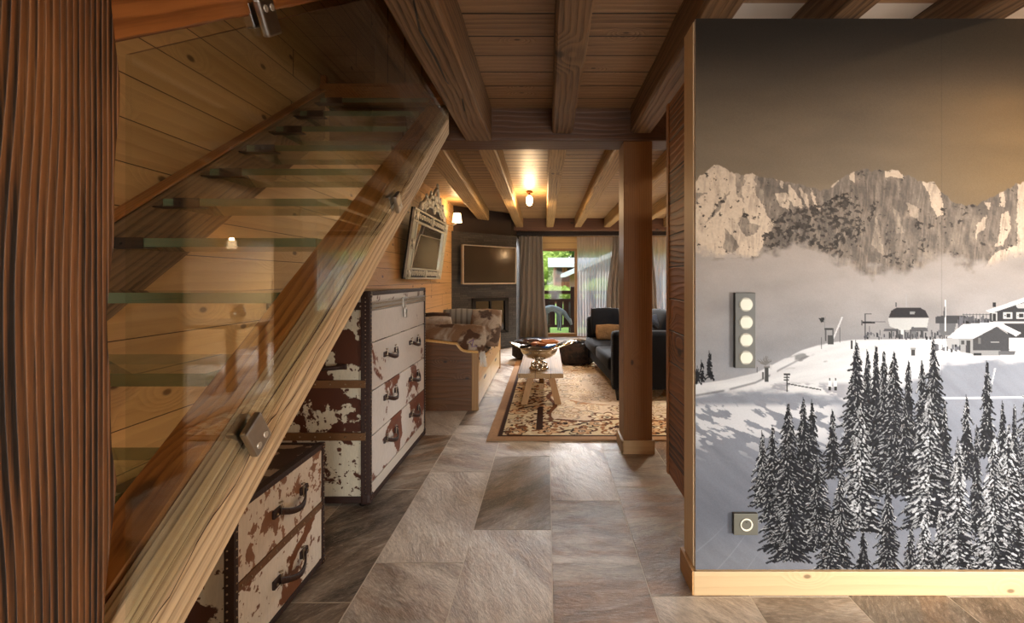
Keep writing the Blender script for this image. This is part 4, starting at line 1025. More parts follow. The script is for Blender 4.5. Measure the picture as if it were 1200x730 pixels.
# ------------------------------------------------------------------ stone chimney breast, TV, fireplace
def stone():
    b = NB('dark_stone'); P = b.coord('Object'); s = b.sep(P)
    along = b.math('MULTIPLY', b.math('ADD', s[0], s[1]), .707)
    v = b.comb(along, s[2], 0)
    br = b.n('ShaderNodeTexBrick'); b.put(br.inputs['Vector'], v); br.inputs['Scale'].default_value = 1.; br.inputs['Brick Width'].default_value = .34; br.inputs['Row Height'].default_value = .038
    br.inputs['Mortar Size'].default_value = .003; br.inputs['Color1'].default_value = (*srgb('4a453e'), 1); br.inputs['Color2'].default_value = (*srgb('2a2723'), 1); br.inputs['Mortar'].default_value = (*srgb('14110f'), 1)
    n = b.noise(P, 26, 5, .7); c = b.mix(b.smooth(n, .3, .7), b.mix(.6, br.outputs[0], srgb('1b1814')), br.outputs[0])
    h = b.math('ADD', b.math('MULTIPLY', n, .6), b.math('MULTIPLY', b.sep(br.outputs[0])[0], 6.))
    return b.pbr(c, .55, 0, b.bump(h, .8, .02))
M['stone'] = stone()
AX, AY = -1.53, 8.2     # a point of the angled face, which runs along (1,1)
def ap(t, d=0):         # t along the face, d in front of it
    return (AX+t+d*.7071, AY+t-d*.7071)
def aprism(b, t0, t1, d0, d1, z0, z1, mat=0, bev=0):
    pts = [ap(t0, d0), ap(t1, d0), ap(t1, d1), ap(t0, d1)]
    bm_prism(b, pts, z0, z1, 'XY', mat); return b
b = bmesh.new()
q0, q1 = ap(-.09), ap(.945)
fo0, fo1 = .205, .80     # fireplace opening
def wallpart(ta, tb, z0, z1):
    p, r = ap(ta), ap(tb); bm_prism(b, [p, r, (r[0], YW), (p[0]-.0, YW)] if ta > 0 else [(XL, p[1]), r, (r[0], YW), (XL, YW)], z0, z1, 'XY')
bm_prism(b, [(XL, ap(-.09)[1]), ap(fo0), (ap(fo0)[0], 9.6), (XL, 9.6)], 0, 2.12, 'XY')
bm_prism(b, [ap(fo1), q1, (q1[0], 10.4), (ap(fo1)[0], 10.4)], 0, 2.12, 'XY')
bm_prism(b, [ap(fo0), ap(fo1), (ap(fo1)[0], 9.9), (ap(fo0)[0], 9.9)], .96, 2.12, 'XY')
bm_prism(b, [ap(fo0), ap(fo1), (ap(fo1)[0], 9.9), (ap(fo0)[0], 9.9)], 0, .30, 'XY')
bm_prism(b, [ap(fo0, -.38), ap(fo1, -.38), (ap(fo1)[0], 9.9), (ap(fo0)[0], 9.9)], .30, .96, 'XY')
struct('wall_chimney', b, M['stone'])
b = bmesh.new(); bm_prism(b, [(XL, ap(.06)[1]), ap(.06, -.10), ap(.945, -.16), (q1[0]-.1, YW), (XL, YW)], 2.12, 2.57, 'XY'); struct('wall_chimney_upper', b, M['dark_wood'])
t = thing('fireplace', 'black framed fireplace insert set into the dark stone below the television', 'fireplace', (*ap(.5), .3))
b = bmesh.new()
for (ta, tb, za, zb) in ((fo0, fo0+.06, .30, .96), (fo1-.06, fo1, .30, .96), (fo0, fo1, .90, .96), (fo0, fo1, .30, .35)): aprism(b, ta, tb, .015, -.03, za, zb)
obj('frame', b, M['iron'], t)
b = bmesh.new(); aprism(b, fo0+.05, fo1-.05, -.012, -.02, .35, .90); obj('door_glass', b, plain('smoked_glass', srgb('0c0b0a'), .06), t)
b = bmesh.new(); aprism(b, .49, .515, .01, -.02, .35, .90); obj('door_rail', b, M['iron'], t)
t = thing('television', 'flat television with thin silver frame on the dark stone chimney', 'television', (*ap(.5, .1), 1.6))
T0, T1, TZ0, TZ1 = .00, .845, 1.215, 1.885
def tp(ta): return ta
b = bmesh.new(); aprism(b, T0, T1, .145, .10, TZ0, TZ1); obj('casing', b, M['black'], t)
b = bmesh.new()
for (ta, tb, za, zb) in ((T0-.004, T0+.012, TZ0-.004, TZ1+.004), (T1-.012, T1+.004, TZ0-.004, TZ1+.004), (T0, T1, TZ1-.012, TZ1+.004), (T0, T1, TZ0-.004, TZ0+.016)): aprism(b, ta, tb, .152, .096, za, zb)
obj('bezel', b, plain('silver_bezel', srgb('b5b0a8'), .35, .7), t)
b = bmesh.new(); aprism(b, T0+.012, T1-.012, .1475, .1452, TZ0+.016, TZ1-.012); obj('screen', b, plain('tv_screen', srgb('2a2520'), .12), t)
b = bmesh.new(); aprism(b, .3, .55, .10, 0., 1.4, 1.7); obj('bracket', b, M['iron'], t)

# ------------------------------------------------------------------ coffee table, bowl
t = thing('coffee_table', 'long low wooden coffee table with splayed legs on the patterned rug', 'table', (-.06, 5.7, 0))
b = bmesh.new(); bx(b, -.29, .165, 4.75, 6.6, .315, .36, .004); obj('tabletop', b, M['table'], t)
RT = .014
for yc, s in ((4.93, 1), (6.4, -1)):
    for sx in (-1, 1):
        b = bmesh.new(); x0 = -.06+sx*.175; x1 = -.06+sx*.10
        bm_prism(b, [(x0-.033, RT), (x0+.033, RT), (x1+.033, .315), (x1-.033, .315)], yc-.035, yc+.035, 'XZ'); obj('leg', b, M['leg'], t)
    b = bmesh.new(); bx(b, -.17, .05, yc-.03+.04*s, yc+.03+.04*s, .27, .315, .003); obj('cross_rail', b, M['leg'], t)
b = bmesh.new(); bx(b, -.085, -.035, 4.99, 6.34, .15, .21, .003)
bm_prism(b, [(5.0, .30), (5.04, .315), (5.35, .19), (5.3, .18)], -.08, -.04, 'YZ'); obj('stretcher', b, M['leg'], t)
BX, BY, BZ = -.085, 5.02, .36
t = thing('silver_bowl', 'large footed silver bowl with flaring winged rim on the coffee table', 'bowl', (BX, BY, BZ))
b = bmesh.new(); bm_lathe(b, [(.0, 0), (.10, .0), (.105, .010), (.085, .022), (.050, .05), (.034, .075), (.045, .10), (.05, .105)], (BX, BY, BZ), 32, close=False); 
for k in range(7):
    a = k*2*PI/7; bm_sphere(b, (BX+.066*math.cos(a), BY+.066*math.sin(a), BZ+.045), .026, (1, 1, 1.1), 8)
obj('foot', b, M['silver'], t)
b = bmesh.new(); seg = 48; rings = []
prof = [(.0, .100), (.06, .103), (.12, .122), (.165, .155), (.185, .19), (.192, .215)]
for r, z in prof: rings.append([b.verts.new((BX+r*math.cos(2*PI*k/seg), BY+r*.85*math.sin(2*PI*k/seg), BZ+z)) for k in range(seg)])
def flare(w):
    r = []
    for k in range(seg):
        a = 2*PI*k/seg; c = max(0, math.cos(a))**5; d = max(0, -math.cos(a))**7
        rad = .192+w*(.045+.16*c+.075*d); z = .215+w*(.008+.11*c*(1-.35*(w > .9))+.06*d)
        r.append(b.verts.new((BX+rad*math.cos(a), BY+rad*.85*math.sin(a), BZ+z)))
    return r
for w in (.35, .7, 1.): rings.append(flare(w))
for a_, c_ in zip(rings[1:], rings[2:]):
    for k in range(seg): b.faces.new((a_[k], a_[(k+1) % seg], c_[(k+1) % seg], c_[k])).smooth = True
b.faces.new(rings[1])
for v_ in rings[0]: b.verts.remove(v_)
bo = obj('basin', b, M['silver'], t, smooth=True); md = bo.modifiers.new('t', 'SOLIDIFY'); md.thickness = .006; md.offset = 0
rs = random.Random(5)
gcol = [('blue', '2f5f9e'), ('brown', '4a2a1a'), ('copper', '8a4c2a'), ('dark red', '4a1614'), ('black', '1c1614'), ('orange', 'b06a34'), ('cream', 'b9a284'), ('dark brown', '2e1a12')]
for k, (nm, c) in enumerate(gcol):
    a = k*2.4; r = (.10, .11, .10, .03, .13, .13, .10, .05)[k]
    p = (BX+r*math.cos(a), BY+r*.75*math.sin(a), BZ+.238+.026*((k*3) % 4)/1.5+(.03 if k == 3 else 0))
    b = bmesh.new(); R = Matrix.Rotation(a+1., 3, 'Z') @ Matrix.Rotation(rs.uniform(-.35, .35), 3, 'X')
    bm_box(b, (0, 0, 0), (.165, .08, .026), .008, R=R)
    for s in (-1, 1): bm_box(b, R @ Vector((s*.091, 0, 0)), (.02, .06, .004), .001, R=R)
    o = obj('wrapped_bar', b, plain('wrapper_%d' % k, srgb(c), .3, .3)); o.location = p
    tag(o, '%s wrapped sweet bar lying in the silver bowl' % nm, 'snack', 'wrapped sweets in the bowl')

# ------------------------------------------------------------------ rug
def paint_rug():
    W, H = 340, 520
    X0, X1, Y0, Y1 = -.486, 1.95, 3.83, 7.62
    u, v = np.meshgrid(np.linspace(X0, X1, W), np.linspace(Y0, Y1, H))
    du = np.minimum(u-X0, X1-u); dv = np.minimum(v-Y0, Y1-v); e = np.minimum(du, dv)
    C = lambda h: np.array([int(h[i:i+2], 16)/255 for i in (0, 2, 4)])
    img = np.zeros((H, W, 3))+C('dac6b0')
    bro, drk, crm, tan, gry = C('6d4630'), C('3a241a'), C('e6d8bd'), C('b48b68'), C('7b7064')
    def put(m, c): img[m] = c
    def flower(cx, cy, R, n=6, ph=0, cols=None, asp=1.):
        dx = (u-cx)/R; dy = (v-cy)/R/asp; r = np.hypot(dx, dy); a = np.arctan2(dy, dx)+ph
        pet = .62+.34*np.abs(np.cos(a*n/2))
        c1, c2, c3 = cols or (bro, crm, drk)
        put(r < pet*1.12, c1); put(r < pet*.92, c2); put((r < pet*.62) & (np.cos(a*n) > -.3), C('c9a684')); put(r < .34, c1); put(r < .22, crm); put(r < .13, c3)
    def scroll(cx, cy, R, s=1, ph=0, c=bro, w=.17):
        dx = (u-cx)/R; dy = (v-cy)/R; r = np.hypot(dx, dy); a = (np.arctan2(dy, dx)*s+ph)/(2*PI)
        sp = np.mod(a, 1)+.0; m = (np.abs(r-(.25+.75*sp)) < w*(.35+.65*sp)) & (r < 1.2); put(m, c)
    rs = np.random.RandomState(8)
    # central field: cream floral clusters around a medallion
    def cluster(cx, cy, R, n):
        for k in range(n):
            a = rs.uniform(0, 2*PI); r = R*math.sqrt(rs.rand()); scroll(cx+r*math.cos(a), cy+r*1.1*math.sin(a), rs.uniform(.05, .10), rs.choice([-1, 1]), a, [crm, C('e2d2b6'), C('b79a7c'), C('a39584')][rs.randint(4)])
        for k in range(n//2):
            a = rs.uniform(0, 2*PI); r = R*math.sqrt(rs.rand()); flower(cx+r*math.cos(a), cy+r*1.1*math.sin(a), rs.uniform(.045, .08), 5, a, (C('b0907a'), crm, C('9a7a5a')))
    mx, my = (X0+X1)/2-.05, (Y0+Y1)/2+.1
    rr_ = np.hypot((u-mx)/.75, (v-my)/1.0)
    put((rr_ < 1.0+.07*np.cos(np.arctan2(v-my, u-mx)*10)) & (rr_ > .93), tan)
    cluster(mx, my, .72, 120)
    for (cx, cy) in ((.25, 4.75), (1.2, 4.75), (.25, 6.7), (1.2, 6.7)): cluster(cx, cy, .26, 26)
    for (cx, cy, R) in ((.56, 4.45, .17), (.95, 4.42, .15), (.56, 7.0, .17), (.73, 4.75, .12)): flower(cx, cy, R, 8, .2)
    # border band
    B0, B1 = .115, .56
    band = (e > B0) & (e < B1+.035*np.cos((np.where(du < dv, v, u))*9))
    put(band, C('d8c6a4')); 
    inner = (e > B1-.05+.035*np.cos((np.where(du < dv, v, u))*9)) & (e < B1+.035*np.cos((np.where(du < dv, v, u))*9)); put(inner, bro)
    bm_ = band.copy(); keep = img.copy()
    for side in range(4):
        L = (X1-X0) if side < 2 else (Y1-Y0); n = int(L/.30)
        for k in range(n):
            s = .2+(L-.4)*k/(n-1)
            for row, off in ((.22, 0), (.43, .15)):
                if side == 0: c = (X0+s+off, Y0+row)
                elif side == 1: c = (X0+s+off, Y1-row)
                elif side == 2: c = (X0+row, Y0+s+off)
                else: c = (X1-row, Y0+s+off)
                scroll(c[0]+.08, c[1]+.06, .10, 1 if k % 2 else -1, k, bro, .2); scroll(c[0]-.08, c[1]-.05, .09, -1 if k % 2 else 1, k*1.7, [C('8a5a38'), crm, drk][k % 3], .2)
                flower(c[0], c[1], .095, 6, k*.4, [(bro, crm, drk), (C('8b5c3c'), C('d9b48c'), drk), (drk, C('c7a27c'), bro)][(k+side) % 3])
    for q in range(900):
        cx = rs.uniform(X0, X1); cy = rs.uniform(Y0, Y1)
        ee = min(cx-X0, X1-cx, cy-Y0, Y1-cy)
        if B0+.03 < ee < B1-.06:
            r = rs.uniform(.010, .024); j = int((cy-Y0)/(Y1-Y0)*H); i = int((cx-X0)/(X1-X0)*W)
            k = 5; sl = (slice(max(0, j-k), j+k), slice(max(0, i-k), i+k))
            m = ((u[sl]-cx)/r)**2+((v[sl]-cy)/r/1.6)**2 < 1; sub = img[sl]; sub[m] = [bro, drk, crm, C('9c6b46')][rs.randint(4)]
    img = np.where(((e > B0) & (e < B1+.05))[..., None] & ~band[..., None], keep, img)
    # dark corner bars and outer bands
    put((np.abs(u-(X0+.42)) < .028) & (v > Y0+.25) & (v < Y0+.95), drk)
    put((e > .085) & (e < .115), drk); put(e < .085, C('b08d6d')); put((e < .085) & (e > .078), C('8b694d'))
    img *= (.93+.14*fbm(u*70, v*70, 2, 3))[..., None]
    return u, v, np.clip(img, 0, 1)
u, v, im = paint_rug()
rg = grid_picture('patterned_rug', u, v, u*0+.013+.0015*np.sin(u*5)*np.sin(v*4), im, print_mat('rug_wool', .95, .5, 260))
tag(rg, 'large beige rug with brown floral border and dark edge lines under the coffee table', 'rug')
b = bmesh.new(); bx(b, -.486, 1.95, 3.83, 7.62, .001, .0105, .003); obj('backing', b, plain('rug_backing', srgb('a5805f'), .95), rg)

# ------------------------------------------------------------------ soft things
def blob(b, c, s, power=.35, seg=28, ridge=0., rs=None, tilt=None, lump=.0):
    """pillow-like closed form, half extents s (x,y thin z)"""
    n = seg; rs = rs or random.Random(1); top = []; bot = []
    R = tilt or Matrix.Identity(3); ph = rs.uniform(0, 6)
    for i in range(n+1):
        rt = []; rb = []
        for j in range(n+1):
            p = -1+2*i/n; q = -1+2*j/n
            th = (max(0, 1-abs(p)**2.6)*max(0, 1-abs(q)**2.6))**power
            pin = 1-.07*(1-th)*(1-abs(abs(p)-abs(q)))
            z = th+lump*math.sin(p*5+ph)*math.sin(q*4+ph)*th+ridge*math.sin(p*9+q*3+ph)*th*.5
            x = p*s[0]*(1-.06*(1-abs(q)**2)*abs(p)**6*0-.05*(1-q*q)*0)*pin; y = q*s[1]*pin
            edge = i in (0, n) or j in (0, n)
            a = b.verts.new(Vector(c)+R @ Vector((x, y, s[2]*z))); rt.append(a)
            rb.append(a if edge else b.verts.new(Vector(c)+R @ Vector((x, y, -s[2]*z*.9))))
        top.append(rt); bot.append(rb)
    for i in range(n):
        for j in range(n):
            f = b.faces.new((top[i][j], top[i+1][j], top[i+1][j+1], top[i][j+1])); f.smooth = True
            ids = [bot[i][j], bot[i][j+1], bot[i+1][j+1], bot[i+1][j]]
            f = b.faces.new(ids); f.smooth = True
    return b
def fur_mat(name, c1, c2, scale=4, c3=None):
    b = NB(name); P = b.coord('Object'); n = b.noise(P, scale, 4, .6, .6); f = b.noise(P, 55, 4, .7)
    col = b.mix(b.smooth(n, .42, .60), c1, c2)
    if c3: col = b.mix(b.smooth(b.noise(P, scale*1.7, 3, .5, .3), .56, .64), col, c3)
    col = b.mix(b.math('MULTIPLY', f, .5), col, tuple(x*.35 for x in c1))
    return b.pbr(col, .85, 0, b.bump(f, .9, .02))
# daybed
t = thing('daybed', 'wooden daybed with curved end board and drawers below, against the pine wall', 'daybed', (-1.15, 5.8, 0))
EY = 4.72; DX0, DX1 = -1.60, -.683; FY = 7.0
def endboard(y0, y1, name):
    b = bmesh.new(); out = [(DX0, 0), (DX1, 0), (DX1, .565), (DX1-.10, .570)]
    for k in range(9):
        u_ = k/8; out.append((DX1-.12-.10*u_-0.02*math.sin(PI*u_), .575+.075*(.5-.5*math.cos(PI*u_))))
    for k in range(6): u_ = k/5; out.append((DX1-.25-.45*u_, .652+.035*math.sin(PI/2*u_)))
    out.append((DX0, .69)); bm_prism(b, out, y0, y1, 'XZ'); obj(name, b, M['bed'], t)
    b = bmesh.new(); pts = [(p[0], (y0+y1)/2, p[1]+.004) for p in out[2:]]; bm_tube(b, pts, .020, 8); obj('end_rail', b, M['bed_y'], t)
endboard(EY, EY+.045, 'end_board'); endboard(FY-.045, FY, 'end_board')
for ya, yb in ((EY-.004, EY+.05), (FY-.05, FY+.004)):
    b = bmesh.new(); bx(b, DX1-.06, DX1+.004, ya, yb, 0, .566, .004); obj('corner_post', b, M['leg'], t)
b = bmesh.new(); bx(b, DX1-.03, DX1, EY+.045, FY-.045, .27, .45, .003); obj('side_rail', b, M['bed_y'], t)
b = bmesh.new(); bx(b, DX0, DX1-.03, EY+.045, FY-.045, .27, .30); bx(b, DX0, DX0+.03, EY+.045, FY-.045, .0, .70); bx(b, DX1-.08, DX1-.05, EY+.045, FY-.045, .02, .28); obj('bed_base', b, M['bed_y'], t)
for k in range(2):
    ya = EY+.06+k*1.09; b = bmesh.new(); bx(b, DX1-.028, DX1-.006, ya, ya+1.07, .03, .262, .003); d = obj('drawer', b, wood('drawer_front_%d' % k, srgb('b08a5c'), srgb('e3c79c'), 'Y', rings=12, ringamp=.7, contrast=.3, rough=.3, bumpk=.1), t)
    b = bmesh.new(); bx(b, DX1-.012, DX1-.0045, ya+.45, ya+.62, .205, .235, .002); obj('grip_slot', b, M['black'], d)
b = bmesh.new(); blob(b, (-1.15, 5.86, .37), (.44, 1.09, .075), .12, 30); obj('mattress', b, plain('mattress_cloth', srgb('8d8070'), .9), t, smooth=True)
def cushion(name, label, c, s, rot, mat, seed=1, power=.35, lump=.05, group='cushions on the daybed', cat='cushion'):
    b = bmesh.new(); blob(b, (0, 0, 0), s, power, 24, 0, random.Random(seed), None, lump); o = obj(name, b, mat, smooth=True); o.location = c; o.rotation_euler = rot
    return tag(o, label, cat, group)
fm1 = fur_mat('tan_white_hide', srgb('9a7352'), srgb('d8c8b4'), 3.5, srgb('55341f')); fm2 = fur_mat('white_brown_hide', srgb('cdbcaa'), srgb('8a6850'), 4.5, srgb('4a2e22'))
c1 = cushion('cushion', 'long tan and white cowhide cushion lying over the near end board of the daybed', (-1.08, 4.92, .665), (.46, .185, .10), (math.radians(58), 0, math.radians(-3)), fm1, 3, .4)
b = bmesh.new(); p = [(.30, -.06, .088), (.345, -.02, .084), (.335, -.10, .082), (.385, -.09, .070)]; bm_tube(b, p, .004, 5); obj('purple_mark', b, plain('purple_thread', srgb('5a2f9a'), .6), c1, world=False)
b = bmesh.new()
rs = random.Random(3)
for k in range(26):
    x = rs.uniform(-.03, .03); bm_tube(b, [(.43+x, -.14+rs.uniform(-.02, .02), 0.02), (.445+x, -.20+rs.uniform(-.02, .02), 0), (.455+x+rs.uniform(-.02, .02), -.27, -.02)], [.006, .005, .002], 4)
obj('tassel', b, plain('white_fringe', srgb('e8e0d6'), .8), c1, world=False)
cushion('cushion', 'grey striped fabric cushion at the middle of the daybed', (-1.10, 6.05, .71), (.23, .23, .08), (math.radians(68), 0, math.radians(8)), (lambda b: b.pbr(b.mix(b.smooth(b.math('SINE', b.math('MULTIPLY', b.sep(b.coord('Object'))[0], 90.)), .2, .6), srgb('8e8a84'), srgb('6d6862')), .9))(NB('grey_stripe')), 5)
cushion('cushion', 'pale brown-mottled hide cushion at the rail side of the daybed, next to the grey one', (-.76, 5.90, .70), (.20, .25, .09), (math.radians(66), 0, math.radians(-8)), fm2, 8)
cushion('cushion', 'dark brown cushion against the pine wall behind the cowhide one', (-1.32, 5.6, .70), (.22, .22, .09), (math.radians(70), 0, math.radians(25)), fur_mat('dark_brown_fur', srgb('2a160f'), srgb('46281a'), 5), 9)
cushion('cushion', 'small fluffy white cushion propped on the dark brown one', (-1.25, 5.44, .78), (.17, .10, .06), (math.radians(60), 0, math.radians(15)), fur_mat('white_fluff', srgb('e6dcd0'), srgb('c9b8a6'), 9), 12)
b = bmesh.new(); n = 40; g = []
rs = random.Random(4)
for i in range(n+1):
    r = []
    for j in range(n+1):
        x = -1.16+.455*i/n; y = 5.06+1.2*j/n; zz = .452+.03*math.sin(i*.5)*math.cos(j*.4)+.012*math.sin(i*1.7+j*1.1)+rs.uniform(-.006, .006)
        if i > 37: zz -= .008*(i-37)
        r.append(b.verts.new((x, y, zz)))
    g.append(r)
for i in range(n):
    for j in range(n): b.faces.new((g[i][j], g[i+1][j], g[i+1][j+1], g[i][j+1]))
o = obj('fur_throw', b, fur_mat('brown_fur', srgb('3a2a20'), srgb('6b5544'), 7), smooth=True); md = o.modifiers.new('s', 'SOLIDIFY'); md.thickness = .03; md.offset = -1
tag(o, 'dark brown fur throw spread on the daybed seat', 'throw'); recenter(o)

# poufs
def pouf(label, x, y, r, h, seed):
    b = bmesh.new(); bm_lathe(b, [(r*.80, .015), (r*.97, .05), (r, h*.45), (r*.97, h*.75), (r*.80, h*.95), (r*.4, h), (.01, h*.985)], (0, 0, 0), 40)
    rs = random.Random(seed)
    for v_ in b.verts: v_.co += v_.co.normalized()*rs.uniform(-.012, .012)
    o = obj('pouf', b, fur_mat('pouf_fur_%d' % seed, srgb('1d120c'), srgb('3f2a1c'), 14), smooth=True); o.location = (x, y, .014); return tag(o, label, 'pouf', 'dark fur poufs')
pouf('dark brown fur pouf on the rug between the coffee table and the black sofa', .46, 7.35, .30, .33, 1)
pf = pouf('dark brown fur pouf on the left behind the silver bowl, beside the curtain', -.30, 7.75, .27, .31, 2)
b = bmesh.new(); 
for k in range(9): 
    a = k*.8; bm_tube(b, [(.42+.10*math.cos(a), 7.2+.08*math.sin(a), .352+.004*k), (.46+.03*math.sin(a), 7.25, .385), (.5-.12*math.cos(a), 7.3-.06*math.sin(a), .352+.003*k)], [.012, .02, .008], 6)
o = obj('knitted_scarf', b, plain('beige_knit', srgb('8f8070'), .9)); recenter(o); tag(o, 'crumpled grey-beige scarf lying on the right-hand pouf', 'scarf')

# sofa: rotated 3 degrees about its near left corner
M['velvet'] = (lambda b: b.pbr(b.mix(b.noise(b.coord('Object'), 14, 3), srgb('0d0f16'), srgb('171b26')), .85, 0, b.bump(b.noise(b.coord('Object'), 60, 3), .3, .004), Specular_IOR_Level=.2, Sheen_Weight=.05, Sheen_Roughness=.3))(NB('black_velvet'))
t = thing('sofa', 'black velvet sofa with high arms along the right side of the rug', 'sofa', (.70, 5.02, .014)); t.rotation_euler.z = math.radians(3.2)
LS = 2.25; DS = .95
def sbox(name, x0, x1, y0, y1, z0, z1, bev=.03, mat=None, lv=0):
    b = bmesh.new(); bx(b, x0, x1, y0, y1, z0, z1, bev); return obj(name, b, mat or M['velvet'], t, world=False, smooth=True)
sbox('sofa_frame', .05, DS-.04, .05, LS-.05, .115, .29, .02)
sbox('armrest', 0, DS, 0, .20, .105, .73, .05); sbox('armrest', 0.02, DS, LS-.20, LS, .105, .73, .05)
sbox('backrest', DS-.24, DS, .1, LS-.1, .105, .74, .05)
for k in range(2): sbox('seat_cushion', -.02, DS-.22, .205+k*.925, .205+(k+1)*.925-.01, .28, .43, .04)
for k in range(2):
    b = bmesh.new(); blob(b, (0, 0, 0), (.30, .44, .10), .3, 20, lump=.04, rs=random.Random(k)); o = obj('back_cushion', b, M['velvet'], t, world=False, smooth=True); o.location = (DS-.30, .68+k*.93, .64); o.rotation_euler = (0, math.radians(-72), 0)
for sx in (.04, DS-.08):
    for sy in (.04, LS-.08):
        b = bmesh.new(); bm_lathe(b, [(.016, 0), (.03, .09), (.034, .11)], (sx+.02, sy+.02, 0), 12); obj('foot', b, M['black'], t, world=False)
b = bmesh.new(); studs_line(b, (-.004, .03, .13), (-.004, .03, .66), .022, .005, None, 0); studs_line(b, (.04, -.004, .13), (DS-.04, -.004, .13), .03, .004, None, 0); obj('stud_trim', b, M['black'], t, world=False)
def sc(x, y, z):
    a = math.radians(3.2); return (.70+x*math.cos(a)-y*math.sin(a), 5.02+x*math.sin(a)+y*math.cos(a), .014+z)
def scush(label, x, y, z, s, rot, mat, seed): return cushion('cushion', label, sc(x, y, z), s, rot, mat, seed, group='cushions on the sofa')
scush('black square cushion standing against the far arm of the sofa', .26, 1.93, .66, (.22, .22, .08), (math.radians(72), 0, math.radians(5)), M['velvet'], 2)
tc = scush('tan cushion with zigzag top edge on the far end of the sofa', .27, 1.72, .535, (.19, .115, .045), (math.radians(74), 0, math.radians(4)), fur_mat('tan_felt', srgb('94704a'), srgb('a98258'), 3), 4)
scush('crumpled dark blue cushion on the sofa, right of the brown post', .80, .55, .76, (.26, .20, .08), (math.radians(20), 0, math.radians(15)), fur_mat('dark_blue_velvet', srgb('1b2436'), srgb('36425a'), 8), 6)

# ------------------------------------------------------------------ curtains
def cloth_mat(name, col, sheer=0., rough=.8, sheen=.3):
    b = NB(name); s = b.sep(b.coord('Object')); n = b.noise(b.comb(b.math('MULTIPLY', s[0], 60.), b.math('MULTIPLY', s[1], 60.), b.math('MULTIPLY', s[2], 2.)), 1., 2)
    c = b.mix(n, col, tuple(x*.8 for x in col))
    p = b.n('ShaderNodeBsdfPrincipled'); b.put(p.inputs['Base Color'], c); p.inputs['Roughness'].default_value = rough; p.inputs['Sheen Weight'].default_value = sheen
    if not sheer: b.nt.links.new(p.outputs[0], b.out.inputs[0]); return b.m
    tl = b.n('ShaderNodeBsdfTranslucent'); b.put(tl.inputs[0], c); tp_ = b.n('ShaderNodeBsdfTransparent'); tp_.inputs[0].default_value = (1, .97, .95, 1)
    m1 = b.n('ShaderNodeMixShader'); m1.inputs[0].default_value = .8; b.put(m1.inputs[1], p.outputs[0]); b.put(m1.inputs[2], tl.outputs[0])
    m2 = b.n('ShaderNodeMixShader'); m2.inputs[0].default_value = sheer; b.put(m2.inputs[1], m1.outputs[0]); b.put(m2.inputs[2], tp_.outputs[0]); b.nt.links.new(m2.outputs[0], b.out.inputs[0]); return b.m
M['drape'] = cloth_mat('taupe_satin', srgb('8a7c6c'), rough=.45); M['sheer'] = cloth_mat('sheer_voile', srgb('fbf6f4'), .30)
def curtain(name, label, mat, top, bot, y, zt, zb, folds, amp, mid=None, cat='curtain', group=None, thick=.003, seed=1):
    """top/bot/mid = (x0,x1) spans; mid=(x0,x1,zfraction)"""
    nx = folds*14; nz = 36; b = bmesh.new(); rs = random.Random(seed); ph = [rs.uniform(-.6, .6) for _ in range(folds+2)]; am = [rs.uniform(.6, 1.2) for _ in range(folds+2)]
    g = []
    for j in range(nz+1):
        w = j/nz; z = zt+(zb-zt)*w
        if mid:
            m = mid[2]
            if w < m: k = w/m; k = k*k*(3-2*k); a0 = top[0]+(mid[0]-top[0])*k; a1 = top[1]+(mid[1]-top[1])*k
            else: k = (w-m)/(1-m); k = k*k*(3-2*k); a0 = mid[0]+(bot[0]-mid[0])*k; a1 = mid[1]+(bot[1]-mid[1])*k
        else: k = w*w*(3-2*w); a0 = top[0]+(bot[0]-top[0])*k; a1 = top[1]+(bot[1]-top[1])*k
        r = []
        for i in range(nx+1):
            u_ = i/nx; f = int(u_*folds); aa = am[min(f, folds)]
            yy = y+amp*aa*math.sin(u_*folds*2*PI+ph[min(f, folds)]*0+.5*math.sin(w*3+u_*5))*(.55+.45*w)+amp*.25*math.sin(u_*folds*4*PI+2)*(1-w)
            r.append(b.verts.new((a0+(a1-a0)*u_+.006*math.sin(w*5+i*.4), yy, z)))
        g.append(r)
    for j in range(nz):
        for i in range(nx): b.faces.new((g[j][i], g[j][i+1], g[j+1][i+1], g[j+1][i])).smooth = True
    o = obj(name, b, mat, smooth=True); recenter(o)
    return tag(o, label, cat, group)
gd, gs = 'taupe drapes at the far windows', 'sheer curtains at the far windows'
CY = 10.52
curtain('drape', 'gathered taupe satin drape left of the glass door, beside the stone chimney', M['drape'], (-.62, -.10), (-.90, .02), CY, 2.235, .02, 6, .07, (-.72, -.05, .55), group=gd, seed=2)
curtain('drape', 'taupe drape between the sheer curtain and the brown post', M['drape'], (1.45, 1.80), (1.28, 1.85), CY, 2.235, .02, 5, .06, (1.32, 1.76, .6), group=gd, seed=5)
curtain('drape', 'taupe drape visible just right of the brown post, above the sofa', M['drape'], (1.95, 2.32), (2.15, 2.52), CY, 2.235, .02, 5, .06, (2.05, 2.42, .6), group=gd, seed=7)
curtain('sheer_curtain', 'pale sheer curtain covering the right half of the glass door', M['sheer'], (.66, 1.50), (.68, 1.45), CY+.08, 2.235, .03, 13, .028, cat='curtain', group=gs, seed=9)
curtain('sheer_curtain', 'pale sheer curtain over the window to the right of the brown post', M['sheer'], (2.28, 4.28), (2.28, 4.28), CY+.08, 2.235, .03, 26, .028, cat='curtain', group=gs, seed=10)
t = thing('curtain_rod', 'thin metal curtain rod running above the far windows', 'curtain rod', (1.5, CY+.04, 2.26))
b = bmesh.new(); bm_tube(b, [(-.72, CY+.04, 2.255), (4.35, CY+.04, 2.255)], .010, 10); obj('rod', b, M['chrome'], t)
for x in (-.68, .62, 1.85, 4.3):
    b = bmesh.new(); bm_tube(b, [(x, CY+.04, 2.255), (x, YW, 2.265)], .007, 8); obj('bracket', b, M['chrome'], t)
b = bmesh.new()
